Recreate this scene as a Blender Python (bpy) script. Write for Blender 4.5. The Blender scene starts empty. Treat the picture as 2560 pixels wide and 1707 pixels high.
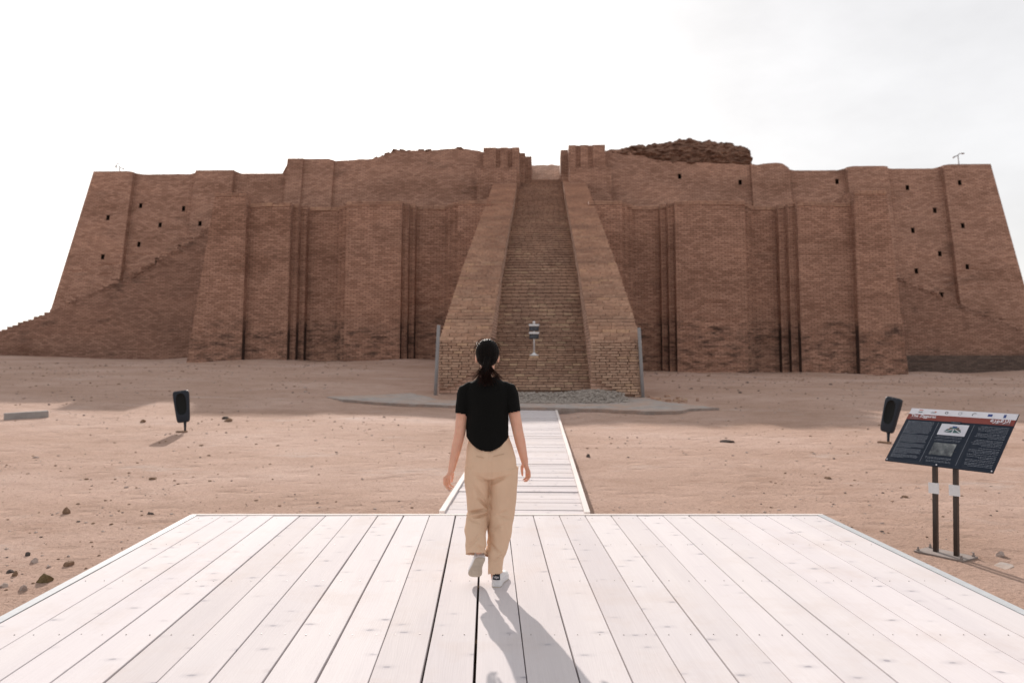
import bpy, bmesh, math, random
import numpy as np
from mathutils import Vector, Matrix, noise as mnoise

R = math.radians
rng = random.Random(11)
scene = bpy.context.scene
COL = scene.collection

# ------------------------------------------------------------------ camera, sky, sun, exposure
EYE = 1.54
cam_d = bpy.data.cameras.new('camera')
cam_d.lens, cam_d.sensor_width = 28.0, 36.0
cam_d.clip_start, cam_d.clip_end = 0.05, 6000
cam_d.dof.use_dof = True
cam_d.dof.focus_distance = 4.9
cam_d.dof.aperture_fstop = 2.6
cam = bpy.data.objects.new('camera', cam_d)
COL.objects.link(cam)
cam.location = (0, 0, EYE)
cam.rotation_euler = (R(90 + 1.02), 0, 0)
scene.camera = cam

SUN_AZ, SUN_EL = -12.0, 22.5            # degrees from +Y, negative = to the left
world = bpy.data.worlds.new('World')
scene.world = world
world.use_nodes = True
wt = world.node_tree
wt.nodes.clear()
w_out = wt.nodes.new('ShaderNodeOutputWorld')
w_bg = wt.nodes.new('ShaderNodeBackground')
w_sky = wt.nodes.new('ShaderNodeTexSky')
w_sky.sky_type = 'NISHITA'
w_sky.sun_disc = False
w_sky.sun_elevation = R(SUN_EL)
w_sky.sun_rotation = R(SUN_AZ)
w_sky.air_density, w_sky.dust_density, w_sky.ozone_density = 1.0, 2.0, 1.0
w_hsv = wt.nodes.new('ShaderNodeHueSaturation')
w_hsv.inputs['Saturation'].default_value = 0.34
w_tc = wt.nodes.new('ShaderNodeTexCoord')
w_map = wt.nodes.new('ShaderNodeMapping')
w_map.inputs['Scale'].default_value = (1.0, 1.0, 2.2)
w_no = wt.nodes.new('ShaderNodeTexNoise')
w_no.inputs['Scale'].default_value = 3.2
w_no.inputs['Detail'].default_value = 7
w_no.inputs['Roughness'].default_value = 0.55
w_rm = wt.nodes.new('ShaderNodeMapRange')
w_rm.inputs['From Min'].default_value = 0.38
w_rm.inputs['From Max'].default_value = 0.68
w_rm.inputs['To Min'].default_value = 0.96
w_rm.inputs['To Max'].default_value = 1.12
w_mul = wt.nodes.new('ShaderNodeMix')
w_mul.data_type = 'RGBA'
w_mul.blend_type = 'MULTIPLY'
w_mul.inputs[0].default_value = 1.0
wl = wt.links.new
wl(w_tc.outputs['Generated'], w_map.inputs['Vector'])
wl(w_map.outputs['Vector'], w_no.inputs['Vector'])
wl(w_no.outputs['Fac'], w_rm.inputs['Value'])
wl(w_sky.outputs['Color'], w_hsv.inputs['Color'])
wl(w_rm.outputs['Result'], w_mul.inputs[7])
# thin white veil of high haze over the whole sky
w_veil = wt.nodes.new('ShaderNodeMix')
w_veil.data_type = 'RGBA'
w_veil.inputs[0].default_value = 0.74
w_veil.inputs[7].default_value = (5.15, 5.05, 5.05, 1)
wl(w_hsv.outputs['Color'], w_veil.inputs[6])
wl(w_veil.outputs[2], w_mul.inputs[6])
wl(w_mul.outputs[2], w_bg.inputs['Color'])
wl(w_bg.outputs['Background'], w_out.inputs['Surface'])
w_bg.inputs['Strength'].default_value = 0.10

sun_d = bpy.data.lights.new('sun', 'SUN')
sun_d.energy = 3.4
sun_d.angle = R(0.55)
sun_d.color = (1.0, 0.91, 0.83)
sun = bpy.data.objects.new('sun', sun_d)
COL.objects.link(sun)
to_sun = Vector((math.sin(R(SUN_AZ)) * math.cos(R(SUN_EL)), math.cos(R(SUN_AZ)) * math.cos(R(SUN_EL)), math.sin(R(SUN_EL))))
sun.rotation_euler = to_sun.to_track_quat('Z', 'Y').to_euler()
sun.location = (-8, 40, 30)

vs = scene.view_settings
vs.view_transform = 'Standard'
vs.look = 'None'
vs.gamma = 1.0
vs.use_curve_mapping = False
vs.exposure = 0.7
scene.render.engine = 'CYCLES'
scene.cycles.max_bounces = 6
scene.cycles.diffuse_bounces = 4
scene.cycles.use_denoising = True


# ------------------------------------------------------------------ helpers
def nz(x, y=0.0, z=0.0):
    return mnoise.noise((x, y, z))


def fbm(x, y, z=0.0, o=4):
    s, a, t = 0.0, 1.0, 0.0
    for i in range(o):
        s += a * mnoise.noise((x, y, z)); t += a
        x *= 2.03; y *= 2.03; z *= 2.03; a *= 0.5
    return s / t


def lerp_tab(tab, x):
    if x <= tab[0][0]:
        return tab[0][1]
    for (a, b), (c, d) in zip(tab, tab[1:]):
        if x <= c:
            return b + (d - b) * (x - a) / (c - a) if c > a else d
    return tab[-1][1]


def tag(o, label=None, cat=None, group=None, kind=None):
    if label: o['label'] = label
    if cat: o['category'] = cat
    if group: o['group'] = group
    if kind: o['kind'] = kind
    return o


def link(o, parent=None):
    COL.objects.link(o)
    if parent is not None:
        o.parent = parent
    return o


def empty(name, loc=(0, 0, 0), rz=0.0, parent=None):
    o = bpy.data.objects.new(name, None)
    o.empty_display_size = 0.2
    link(o, parent)
    o.location = loc
    o.rotation_euler = (0, 0, rz)
    return o


class MB:
    """collects faces of one mesh"""
    def __init__(s):
        s.v, s.f, s.m, s.rnd = [], [], [], []
        s.cur, s.cr = 0, 0.5

    def add(s, verts, faces):
        b = len(s.v)
        s.v.extend([tuple(p) for p in verts])
        for f in faces:
            s.f.append(tuple(b + i for i in f)); s.m.append(s.cur); s.rnd.append(s.cr)

    def box(s, c, d, M=None, jit=0.0):
        hx, hy, hz = d[0] / 2, d[1] / 2, d[2] / 2
        vs_ = []
        for z in (-hz, hz):
            for x, y in ((-hx, -hy), (hx, -hy), (hx, hy), (-hx, hy)):
                p = Vector((x, y, z))
                if jit:
                    p += Vector((rng.uniform(-jit, jit), rng.uniform(-jit, jit), rng.uniform(-jit, jit)))
                if M is not None:
                    p = M @ p
                vs_.append((p.x + c[0], p.y + c[1], p.z + c[2]))
        s.add(vs_, [(3, 2, 1, 0), (4, 5, 6, 7), (0, 1, 5, 4), (1, 2, 6, 5), (2, 3, 7, 6), (3, 0, 4, 7)])

    def loft(s, rings, cap=True, closed=True):
        n = len(rings[0]); b = len(s.v)
        for r in rings:
            s.v.extend([tuple(p) for p in r])
        for i in range(len(rings) - 1):
            for j in range(n if closed else n - 1):
                k = (j + 1) % n
                s.f.append((b + i * n + j, b + i * n + k, b + (i + 1) * n + k, b + (i + 1) * n + j)); s.m.append(s.cur); s.rnd.append(s.cr)
        if cap:
            s.f.append(tuple(b + j for j in reversed(range(n)))); s.m.append(s.cur); s.rnd.append(s.cr)
            s.f.append(tuple(b + (len(rings) - 1) * n + j for j in range(n))); s.m.append(s.cur); s.rnd.append(s.cr)

    def tube(s, pts, rad, n=10, ry=None, ref=(1, 0, 0), cap=True):
        """rings across a path; rad along ref, ry across it"""
        P = [Vector(p) for p in pts]
        rings = []
        for i, p in enumerate(P):
            t = (P[min(i + 1, len(P) - 1)] - P[max(i - 1, 0)]).normalized()
            a = Vector(ref); a = (a - t * a.dot(t))
            if a.length < 1e-4:
                a = Vector((0, 1, 0)) - t * t.y
            a.normalize()
            b_ = t.cross(a)
            r1 = rad[i] if hasattr(rad, '__len__') else rad
            r2 = r1 if ry is None else (ry[i] if hasattr(ry, '__len__') else ry)
            rings.append([p + a * (r1 * math.cos(2 * math.pi * k / n)) + b_ * (r2 * math.sin(2 * math.pi * k / n)) for k in range(n)])
        s.loft(rings, cap)

    def ell(s, c, r, nu=16, nv=10, M=None):
        b = len(s.v)
        c = Vector(c)
        rings = []
        for i in range(1, nv):
            t = math.pi * i / nv
            ring = []
            for k in range(nu):
                a = 2 * math.pi * k / nu
                p = Vector((r[0] * math.sin(t) * math.cos(a), r[1] * math.sin(t) * math.sin(a), -r[2] * math.cos(t)))
                ring.append(c + (M @ p if M is not None else p))
            rings.append(ring)
        s.loft(rings, True)

    def prism(s, poly, z0, z1, M=None):
        """poly in x,y extruded along z"""
        n = len(poly)
        lo = [Vector((p[0], p[1], z0)) for p in poly]
        hi = [Vector((p[0], p[1], z1)) for p in poly]
        if M is not None:
            lo = [M @ p for p in lo]; hi = [M @ p for p in hi]
        s.loft([lo, hi], True)

    def mesh(s, name, mats, smooth=False):
        me = bpy.data.meshes.new(name)
        me.from_pydata(s.v, [], s.f)
        if not isinstance(mats, (list, tuple)):
            mats = [mats]
        for m in mats:
            me.materials.append(m)
        if len(mats) > 1:
            me.polygons.foreach_set('material_index', s.m)
        at = me.attributes.new('rnd', 'FLOAT', 'FACE')
        at.data.foreach_set('value', s.rnd)
        if smooth:
            me.polygons.foreach_set('use_smooth', [True] * len(me.polygons))
        me.update()
        return me

    def build(s, name, mats, parent=None, smooth=False):
        return link(bpy.data.objects.new(name, s.mesh(name, mats, smooth)), parent)


def bevel_mod(o, w=0.004, seg=2):
    m = o.modifiers.new('bevel', 'BEVEL')
    m.width, m.segments, m.limit_method = w, seg, 'ANGLE'
    return o


# ------------------------------------------------------------------ materials
class NT:
    def __init__(s, name, rough=0.8, spec=0.3):
        s.m = bpy.data.materials.new(name)
        s.m.use_nodes = True
        s.t = s.m.node_tree
        s.b = s.t.nodes['Principled BSDF']
        s.b.inputs['Roughness'].default_value = rough
        s.b.inputs['Specular IOR Level'].default_value = spec

    def n(s, typ, **kw):
        nd = s.t.nodes.new('ShaderNode' + typ)
        for k, v in kw.items():
            k2 = k.replace('_', ' ')
            if k2 in nd.inputs:
                nd.inputs[k2].default_value = v
            else:
                setattr(nd, k, v)
        return nd

    def l(s, a, b):
        s.t.links.new(a, b)

    def noise(s, vec, scale, detail=4, rough=0.55):
        nd = s.n('TexNoise', Scale=scale, Detail=detail, Roughness=rough)
        if vec is not None:
            s.l(vec, nd.inputs['Vector'])
        return nd.outputs['Fac']

    def ramp(s, fac, stops):
        nd = s.n('ValToRGB')
        el = nd.color_ramp.elements
        while len(el) < len(stops):
            el.new(0.5)
        for e, (p, c) in zip(el, stops):
            e.position = p
            e.color = (c[0], c[1], c[2], 1) if hasattr(c, '__len__') else (c, c, c, 1)
        s.l(fac, nd.inputs['Fac'])
        return nd.outputs['Color']

    def mix(s, fac, a, b, mode='MIX'):
        nd = s.n('Mix', data_type='RGBA', blend_type=mode)
        for v, i in ((fac, 0), (a, 6), (b, 7)):
            if hasattr(v, 'links') or hasattr(v, 'is_linked'):
                s.l(v, nd.inputs[i])
            elif i == 0:
                nd.inputs[0].default_value = v
            else:
                nd.inputs[i].default_value = (v[0], v[1], v[2], 1)
        return nd.outputs[2]

    def math(s, op, a, b=None, c=None):
        nd = s.n('Math', operation=op)
        for i, v in enumerate((a, b, c)):
            if v is None: continue
            if hasattr(v, 'is_linked'): s.l(v, nd.inputs[i])
            else: nd.inputs[i].default_value = v
        return nd.outputs[0]

    def mapping(s, vec, scale=(1, 1, 1), loc=(0, 0, 0)):
        nd = s.n('Mapping')
        nd.inputs['Scale'].default_value = scale
        nd.inputs['Location'].default_value = loc
        s.l(vec, nd.inputs['Vector'])
        return nd.outputs['Vector']

    def bump(s, h, dist=0.01, strength=1.0, prev=None):
        nd = s.n('Bump', Strength=strength, Distance=dist)
        s.l(h, nd.inputs['Height'])
        if prev is not None:
            s.l(prev, nd.inputs['Normal'])
        return nd.outputs['Normal']

    def out(s, col=None, normal=None, rough=None):
        if col is not None:
            if hasattr(col, 'is_linked'): s.l(col, s.b.inputs['Base Color'])
            else: s.b.inputs['Base Color'].default_value = (col[0], col[1], col[2], 1)
        if normal is not None: s.l(normal, s.b.inputs['Normal'])
        if rough is not None: s.l(rough, s.b.inputs['Roughness'])
        return s.m


def plain(name, col, rough=0.6, spec=0.3, var=0.08, scale=40, bump=0.0):
    k = NT(name, rough, spec)
    tc = k.n('TexCoord').outputs['Object']
    f = k.noise(tc, scale, 3)
    c = k.ramp(f, [(0.3, [x * (1 - var) for x in col]), (0.7, [min(1, x * (1 + var)) for x in col])])
    nrm = k.bump(k.noise(tc, scale * 3, 2), bump) if bump else None
    return k.out(c, nrm)


def brick_wall(name, c1, c2, mortar, stain=0.5, scale=1.0, base_stain=None, yellow=0.0):
    k = NT(name, 0.92, 0.12)
    tc = k.n('TexCoord')
    sep = k.n('SeparateXYZ'); k.l(tc.outputs['Object'], sep.inputs[0])
    sn = k.n('SeparateXYZ'); k.l(tc.outputs['Normal'], sn.inputs[0])
    side = k.math('GREATER_THAN', k.math('ABSOLUTE', sn.outputs[0]), 0.6)
    h = k.n('Mix', data_type='FLOAT')
    k.l(side, h.inputs[0]); k.l(sep.outputs[0], h.inputs[2]); k.l(sep.outputs[1], h.inputs[3])
    cmb = k.n('CombineXYZ')
    # courses wander a little
    wob = k.noise(k.mapping(tc.outputs['Object'], (0.5, 0.5, 0.5)), 1.0, 2)
    k.l(h.outputs[0], cmb.inputs[0])
    k.l(k.math('ADD', sep.outputs[2], k.math('MULTIPLY', wob, 0.012)), cmb.inputs[1])
    br = k.n('TexBrick', Scale=scale, Mortar_Size=0.013, Mortar_Smooth=0.25, Bias=0.0)
    br.inputs['Brick Width'].default_value = 0.36
    br.inputs['Row Height'].default_value = 0.112
    br.offset = 0.5
    k.l(cmb.outputs[0], br.inputs['Vector'])
    br.inputs['Color1'].default_value = (*c1, 1)
    br.inputs['Color2'].default_value = (*c2, 1)
    br.inputs['Mortar'].default_value = (*mortar, 1)
    col = br.outputs['Color']
    v = tc.outputs['Object']
    # broad weathering: bands along the courses, pale dusty areas and darker patches
    n1 = k.noise(k.mapping(v, (0.18, 0.18, 0.55)), 1.0, 6, 0.62)
    col = k.mix(1.0, col, k.ramp(n1, [(0.32, (0.78, 0.75, 0.73)), (0.48, (1, 1, 1)), (0.68, (1.14, 1.12, 1.10))]), 'MULTIPLY')
    n2 = k.noise(k.mapping(v, (2.4, 2.4, 5.5), (3, 7, 1)), 1.0, 6, 0.75)
    col = k.mix(1.0, col, k.ramp(n2, [(0.34, (0.90, 0.89, 0.885)), (0.5, (1, 1, 1)), (0.66, (1.07, 1.065, 1.06))]), 'MULTIPLY')
    # damp, sooty blotches with a ragged outline
    n3 = k.noise(k.mapping(v, (0.30, 0.30, 0.7), (11, 2, 5)), 1.0, 7, 0.68)
    blot = k.ramp(n3, [(0.58, 0.0), (0.66, stain)])
    col = k.mix(blot, col, (0.050, 0.036, 0.032))
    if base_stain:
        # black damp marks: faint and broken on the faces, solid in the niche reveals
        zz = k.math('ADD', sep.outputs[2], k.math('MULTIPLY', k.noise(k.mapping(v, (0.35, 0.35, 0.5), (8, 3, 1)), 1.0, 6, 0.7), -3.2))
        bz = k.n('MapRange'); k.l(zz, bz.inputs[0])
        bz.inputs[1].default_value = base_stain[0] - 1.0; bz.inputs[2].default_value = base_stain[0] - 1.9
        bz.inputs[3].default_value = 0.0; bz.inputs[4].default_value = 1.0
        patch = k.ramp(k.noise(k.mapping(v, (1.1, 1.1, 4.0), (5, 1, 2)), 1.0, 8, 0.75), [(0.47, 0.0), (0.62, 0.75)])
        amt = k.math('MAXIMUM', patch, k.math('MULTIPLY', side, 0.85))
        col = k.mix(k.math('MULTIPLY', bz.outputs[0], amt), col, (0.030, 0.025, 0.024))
    hgt = k.math('MULTIPLY', br.outputs['Fac'], -1.0)
    nrm = k.bump(hgt, 0.014)
    nrm = k.bump(k.noise(k.mapping(v, (3, 3, 6)), 1.0, 5, 0.7), 0.010, 0.6, nrm)
    return k.out(col, nrm)


M_WALL = brick_wall('brick_wall', (0.350, 0.199, 0.142), (0.525, 0.316, 0.233), (0.160, 0.097, 0.076), 0.26)
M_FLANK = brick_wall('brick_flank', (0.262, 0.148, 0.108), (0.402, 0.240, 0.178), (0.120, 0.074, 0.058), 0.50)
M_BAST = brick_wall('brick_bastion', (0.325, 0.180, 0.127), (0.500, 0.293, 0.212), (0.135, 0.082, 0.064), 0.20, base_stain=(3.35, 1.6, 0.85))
M_PLINTH = brick_wall('brick_plinth', (0.120, 0.090, 0.078), (0.19, 0.138, 0.115), (0.085, 0.066, 0.058), 0.6)
M_STAIRB = brick_wall('brick_stair', (0.44, 0.275, 0.205), (0.62, 0.410, 0.315), (0.26, 0.165, 0.125), 0.10)
M_CORE = plain('joint_earth', (0.20, 0.132, 0.10), 0.97, 0.05, 0.2, 4)


def m_brick_piece():
    k = NT('brick_piece', 0.93, 0.1)
    a = k.n('Attribute', attribute_name='rnd').outputs['Fac']
    tc = k.n('TexCoord').outputs['Object']
    c = k.ramp(a, [(0.0, (0.395, 0.255, 0.190)), (0.25, (0.450, 0.303, 0.230)), (0.5, (0.505, 0.350, 0.268)), (0.75, (0.550, 0.392, 0.298)), (0.93, (0.605, 0.462, 0.325)), (1.0, (0.500, 0.290, 0.215))])
    geo = k.n('NewGeometry').outputs['Position']
    sz_ = k.n('SeparateXYZ'); k.l(geo, sz_.inputs[0])
    up_ = k.n('MapRange'); k.l(k.math('ADD', sz_.outputs[2], k.math('MULTIPLY', k.noise(geo, 0.7, 3), 3.0)), up_.inputs[0])
    up_.inputs[1].default_value = 4.0; up_.inputs[2].default_value = 13.0
    up_.inputs[3].default_value = 0.0; up_.inputs[4].default_value = 0.85
    c = k.mix(up_.outputs[0], c, (0.415, 0.250, 0.185))
    n = k.noise(geo, 9.0, 6, 0.7)
    c = k.mix(1.0, c, k.ramp(n, [(0.3, (0.72, 0.70, 0.68)), (0.7, (1.18, 1.15, 1.12))]), 'MULTIPLY')
    n2 = k.noise(geo, 0.6, 4)
    c = k.mix(1.0, c, k.ramp(n2, [(0.35, (0.82, 0.80, 0.80)), (0.65, (1.1, 1.08, 1.05))]), 'MULTIPLY')
    return k.out(c, k.bump(k.noise(geo, 30.0, 4, 0.7), 0.012))


M_BRICK = m_brick_piece()


def m_mud():
    k = NT('mudbrick', 0.97, 0.05)
    tc = k.n('TexCoord').outputs['Object']
    n1 = k.noise(k.mapping(tc, (1.1, 1.1, 3.2)), 1.0, 8, 0.72)
    c = k.ramp(n1, [(0.3, (0.120, 0.068, 0.050)), (0.5, (0.265, 0.152, 0.108)), (0.72, (0.40, 0.250, 0.180))])
    n2 = k.noise(k.mapping(tc, (2.5, 2.5, 7.0)), 1.0, 6, 0.7)
    c = k.mix(1.0, c, k.ramp(n2, [(0.3, 0.65), (0.7, 1.2)]), 'MULTIPLY')
    return k.out(c, k.bump(n2, 0.25))


M_MUD = m_mud()
M_HOLE = plain('hole_lining', (0.05, 0.035, 0.03), 0.95, 0.05)


def m_sand():
    k = NT('sand', 0.96, 0.08)
    tc = k.n('TexCoord').outputs['Object']
    n1 = k.noise(k.mapping(tc, (0.22, 0.35, 1)), 1.0, 7, 0.62)
    c = k.ramp(n1, [(0.30, (0.405, 0.268, 0.205)), (0.48, (0.468, 0.320, 0.255)), (0.62, (0.518, 0.366, 0.302)), (0.75, (0.560, 0.412, 0.354))])
    n2 = k.noise(k.mapping(tc, (1.6, 2.0, 1), (4, 9, 0)), 1.0, 8, 0.72)
    c = k.mix(1.0, c, k.ramp(n2, [(0.30, (0.84, 0.80, 0.77)), (0.48, (1, 1, 1)), (0.70, (1.07, 1.06, 1.06))]), 'MULTIPLY')
    n3 = k.noise(tc, 26.0, 5, 0.75)
    c = k.mix(1.0, c, k.ramp(n3, [(0.30, (0.60, 0.57, 0.54)), (0.44, (0.97, 0.97, 0.97)), (0.70, (1.12, 1.12, 1.12))]), 'MULTIPLY')
    # salt crust, greyer and paler
    n4 = k.noise(k.mapping(tc, (0.35, 0.8, 1), (7, 3, 0)), 1.0, 6, 0.7)
    c = k.mix(k.ramp(n4, [(0.58, 0.0), (0.70, 0.55)]), c, (0.56, 0.46, 0.42))
    nb = k.bump(k.noise(tc, 4.0, 7, 0.7), 0.05, 0.8)
    vo = k.n('TexVoronoi', feature='SMOOTH_F1', Scale=2.1)
    vo.inputs['Smoothness'].default_value = 0.6
    k.l(k.mapping(tc, (1.0, 1.3, 1.0)), vo.inputs['Vector'])
    nb = k.bump(k.ramp(vo.outputs['Distance'], [(0.08, 0.0), (0.34, 1.0)]), 0.035, 0.8, nb)
    nb = k.bump(n3, 0.035, 0.9, nb)
    nb = k.bump(k.noise(tc, 110.0, 3, 0.7), 0.005, 0.7, nb)
    return k.out(c, nb)


M_SAND = m_sand()


def m_wood(name, base, axis, knots=True):
    """painted, weathered boards; axis = direction of the grain (0 = x, 1 = y)"""
    k = NT(name, 0.85, 0.06)
    tc = k.n('TexCoord').outputs['Object']
    rnd = k.n('ObjectInfo').outputs['Random']
    off = k.n('CombineXYZ')
    k.l(k.math('MULTIPLY', rnd, 57.0), off.inputs[0]); k.l(k.math('MULTIPLY', rnd, 31.0), off.inputs[1]); k.l(k.math('MULTIPLY', rnd, 83.0), off.inputs[2])
    va = k.n('VectorMath', operation='ADD'); k.l(tc, va.inputs[0]); k.l(off.outputs[0], va.inputs[1])
    v = va.outputs[0]
    s = (1.0, 9.0, 1.0) if axis == 0 else (9.0, 1.0, 1.0)
    warp = k.noise(k.mapping(v, tuple(x * 0.5 for x in s)), 1.0, 3)
    # growth rings: bands across the board bent by noise
    sep = k.n('SeparateXYZ'); k.l(v, sep.inputs[0])
    across = sep.outputs[1 - axis]
    ph = k.math('ADD', k.math('MULTIPLY', across, 200.0), k.math('MULTIPLY', warp, 46.0))
    ring = k.math('POWER', k.math('ABSOLUTE', k.math('SINE', ph)), 6.0)
    fine = k.noise(k.mapping(v, tuple(x * (14 if x > 1 else 2.2) for x in s)), 1.0, 4, 0.6)
    c = k.mix(k.ramp(fine, [(0.35, 0.0), (0.75, 1.0)]), base, [min(1, x * 1.06) for x in base])
    vis = k.ramp(k.noise(k.mapping(v, (2.1, 2.1, 1)), 1.0, 3), [(0.48, 0.0), (0.75, 0.09)])
    c = k.mix(k.math('MULTIPLY', ring, vis), c, [base[0] * 0.62, base[1] * 0.55, base[2] * 0.55])
    tone = k.noise(k.mapping(v, tuple(x * 0.35 for x in s)), 1.0, 4)
    c = k.mix(1.0, c, k.ramp(tone, [(0.3, (0.92, 0.91, 0.92)), (0.7, (1.03, 1.02, 1.01))]), 'MULTIPLY')
    rs = k.ramp(rnd, [(0.0, (0.90, 0.885, 0.885)), (0.5, (0.99, 0.985, 0.985)), (1.0, (1.04, 1.03, 1.04))])
    c = k.mix(1.0, c, rs, 'MULTIPLY')
    gp = k.n('NewGeometry').outputs['Position']
    dust = k.ramp(k.noise(gp, 1.1, 7, 0.72), [(0.50, 0.0), (0.72, 0.42)])
    c = k.mix(dust, c, (0.52, 0.43, 0.385))
    nrm = k.bump(k.math('MULTIPLY', ring, -1.0), 0.00025)
    if knots:
        ks = (3.4, 6.2, 1) if axis == 1 else (6.2, 3.4, 1)
        kv = k.n('VectorMath', operation='ADD')
        k.l(k.mapping(v, ks), kv.inputs[0])
        wv = k.n('TexNoise', Scale=1.4, Detail=3); k.l(v, wv.inputs['Vector'])
        sc = k.n('VectorMath', operation='SCALE'); sc.inputs['Scale'].default_value = 0.35
        k.l(wv.outputs['Color'], sc.inputs[0]); k.l(sc.outputs[0], kv.inputs[1])
        vo = k.n('TexVoronoi', feature='F1', voronoi_dimensions='2D', Scale=1.0)
        k.l(kv.outputs[0], vo.inputs['Vector'])
        d = k.math('ADD', vo.outputs['Distance'], k.math('MULTIPLY', k.math('SUBTRACT', k.noise(k.mapping(v, (26, 40, 1) if axis == 1 else (40, 26, 1)), 1.0, 3), 0.5), 0.14))
        pick = k.ramp(k.n('SeparateColor') and vo.outputs['Color'], [(0.50, 0.0), (0.85, 1.0)])
        spot = k.ramp(d, [(0.045, 1.0), (0.10, 0.0)])
        halo = k.ramp(d, [(0.05, 0.35), (0.24, 0.0)])
        kn = k.math('MULTIPLY', k.math('MAXIMUM', spot, halo), pick)
        c = k.mix(k.math('MULTIPLY', kn, 0.75), c, [base[0] * 0.42, base[1] * 0.42, base[2] * 0.47])
    return k.out(c, nrm)


M_DECK = m_wood('deck_boards', (0.645, 0.612, 0.618), 1)
M_WALK = m_wood('walkway_boards', (0.575, 0.537, 0.540), 0)
M_EDGE = m_wood('walkway_edge', (0.74, 0.69, 0.66), 1, False)
M_TRIM = plain('trim_metal', (0.47, 0.49, 0.51), 0.45, 0.5, 0.06, 12)
M_JOIST = plain('joist_wood', (0.20, 0.14, 0.085), 0.9, 0.1, 0.2, 20)
M_SCREW = plain('screw_steel', (0.27, 0.23, 0.21), 0.5, 0.4)
def m_conc():
    k = NT('concrete', 0.92, 0.08)
    g = k.n('NewGeometry').outputs['Position']
    c = k.ramp(k.noise(g, 3.0, 6, 0.7), [(0.3, (0.30, 0.265, 0.245)), (0.7, (0.46, 0.415, 0.39))])
    c = k.mix(k.ramp(k.noise(g, 0.9, 7, 0.7), [(0.42, 0.0), (0.62, 0.85)]), c, (0.455, 0.325, 0.260))
    return k.out(c, k.bump(k.noise(g, 6.0, 6, 0.7), 0.04))


M_CONC = m_conc()
M_BLOCK = plain('concrete_block', (0.34, 0.315, 0.30), 0.9, 0.15, 0.12, 6.0, 0.01)
M_PIPE = plain('galvanised_pipe', (0.26, 0.255, 0.26), 0.5, 0.5, 0.1, 8)
M_WHITE = plain('white_paint', (0.72, 0.72, 0.73), 0.5, 0.4, 0.04)
M_PANEL = plain('dark_panel', (0.030, 0.032, 0.038), 0.4, 0.4)
M_LAMP = plain('lamp_shell', (0.018, 0.023, 0.033), 0.5, 0.25, 0.1, 10)
M_LAMPIN = plain('lamp_recess', (0.007, 0.008, 0.008), 0.6, 0.2)
M_POST = plain('brown_steel', (0.032, 0.019, 0.013), 0.38, 0.5, 0.12, 15)
M_PLATE = plain('base_plate_steel', (0.27, 0.225, 0.205), 0.7, 0.3, 0.15, 9)
M_NAVY = plain('print_navy', (0.014, 0.020, 0.033), 0.5, 0.12, 0.05)
M_PRED = plain('print_red', (0.20, 0.047, 0.038), 0.5, 0.15, 0.04)
M_PWHITE = plain('print_white', (0.62, 0.61, 0.65), 0.32, 0.4, 0.03)
M_PGREY = plain('print_grey', (0.20, 0.22, 0.26), 0.5, 0.15, 0.05)
M_PBLUE = plain('print_blue', (0.018, 0.045, 0.19), 0.35, 0.4, 0.05)
M_PGREEN = plain('print_green', (0.03, 0.085, 0.085), 0.35, 0.4, 0.25, 30)
M_PSKY = plain('print_sky', (0.52, 0.52, 0.57), 0.35, 0.4, 0.08, 9)
M_ORANGE = plain('print_orange', (0.42, 0.10, 0.05), 0.35, 0.4)


def m_photo():
    k = NT('print_photo', 0.35, 0.4)
    tc = k.n('TexCoord').outputs['Object']
    n = k.noise(k.mapping(tc, (14, 9, 1)), 1.0, 6, 0.6)
    return k.out(k.ramp(n, [(0.36, (0.02, 0.025, 0.035)), (0.52, (0.10, 0.11, 0.115)), (0.68, (0.30, 0.32, 0.32))]))


M_PHOTO = m_photo()


def m_rock(name, a, b):
    k = NT(name, 0.95, 0.1)
    tc = k.n('TexCoord').outputs['Object']
    n = k.noise(tc, 14.0, 6, 0.7)
    return k.out(k.ramp(n, [(0.3, a), (0.7, b)]), k.bump(k.noise(tc, 40.0, 4, 0.7), 0.01))


M_ROCK_BROWN = m_rock('rock_brown', (0.16, 0.10, 0.065), (0.34, 0.225, 0.155))
M_ROCK_PALE = m_rock('rock_pale', (0.34, 0.26, 0.225), (0.52, 0.42, 0.37))
M_ROCK_DARK = m_rock('rock_dark', (0.055, 0.045, 0.042), (0.15, 0.12, 0.105))
M_ROCK_MUD = m_rock('rock_olive', (0.10, 0.075, 0.038), (0.24, 0.175, 0.095))
M_GRAVEL = m_rock('gravel', (0.25, 0.215, 0.19), (0.48, 0.425, 0.38))

# ------------------------------------------------------------------ ground
XS = (-70, -36, -20, -7, 0, 7, 20, 36, 70)
YS = (-60, 10, 14, 18, 22, 26, 34, 46, 56, 120)
GZ = [  # rows by y, columns by x
    (-.25, -.22, -.20, -.18, -.18, -.18, -.19, -.22, -.25),
    (-.25, -.20, -.18, -.17, -.16, -.17, -.18, -.20, -.25),
    (-.15, -.10, -.08, -.11, -.12, -.12, -.12, -.15, -.20),
    (0.10, 0.05, 0.02, -.04, -.08, -.06, -.05, -.05, 0.00),
    (0.45, 0.30, 0.22, 0.12, -.02, 0.02, 0.05, 0.05, 0.10),
    (0.80, 0.62, 0.50, 0.36, 0.30, 0.25, 0.18, 0.15, 0.20),
    (1.05, 0.95, 0.88, 0.75, 0.60, 0.45, 0.30, 0.25, 0.30),
    (1.35, 1.25, 1.12, 1.20, 0.90, 0.65, 0.42, 0.32, 0.40),
    (1.45, 1.42, 1.30, 1.30, 1.00, 0.80, 0.50, 0.42, 0.50),
    (0.60, 0.60, 0.60, 0.60, 0.60, 0.60, 0.60, 0.60, 0.60),
]


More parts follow.
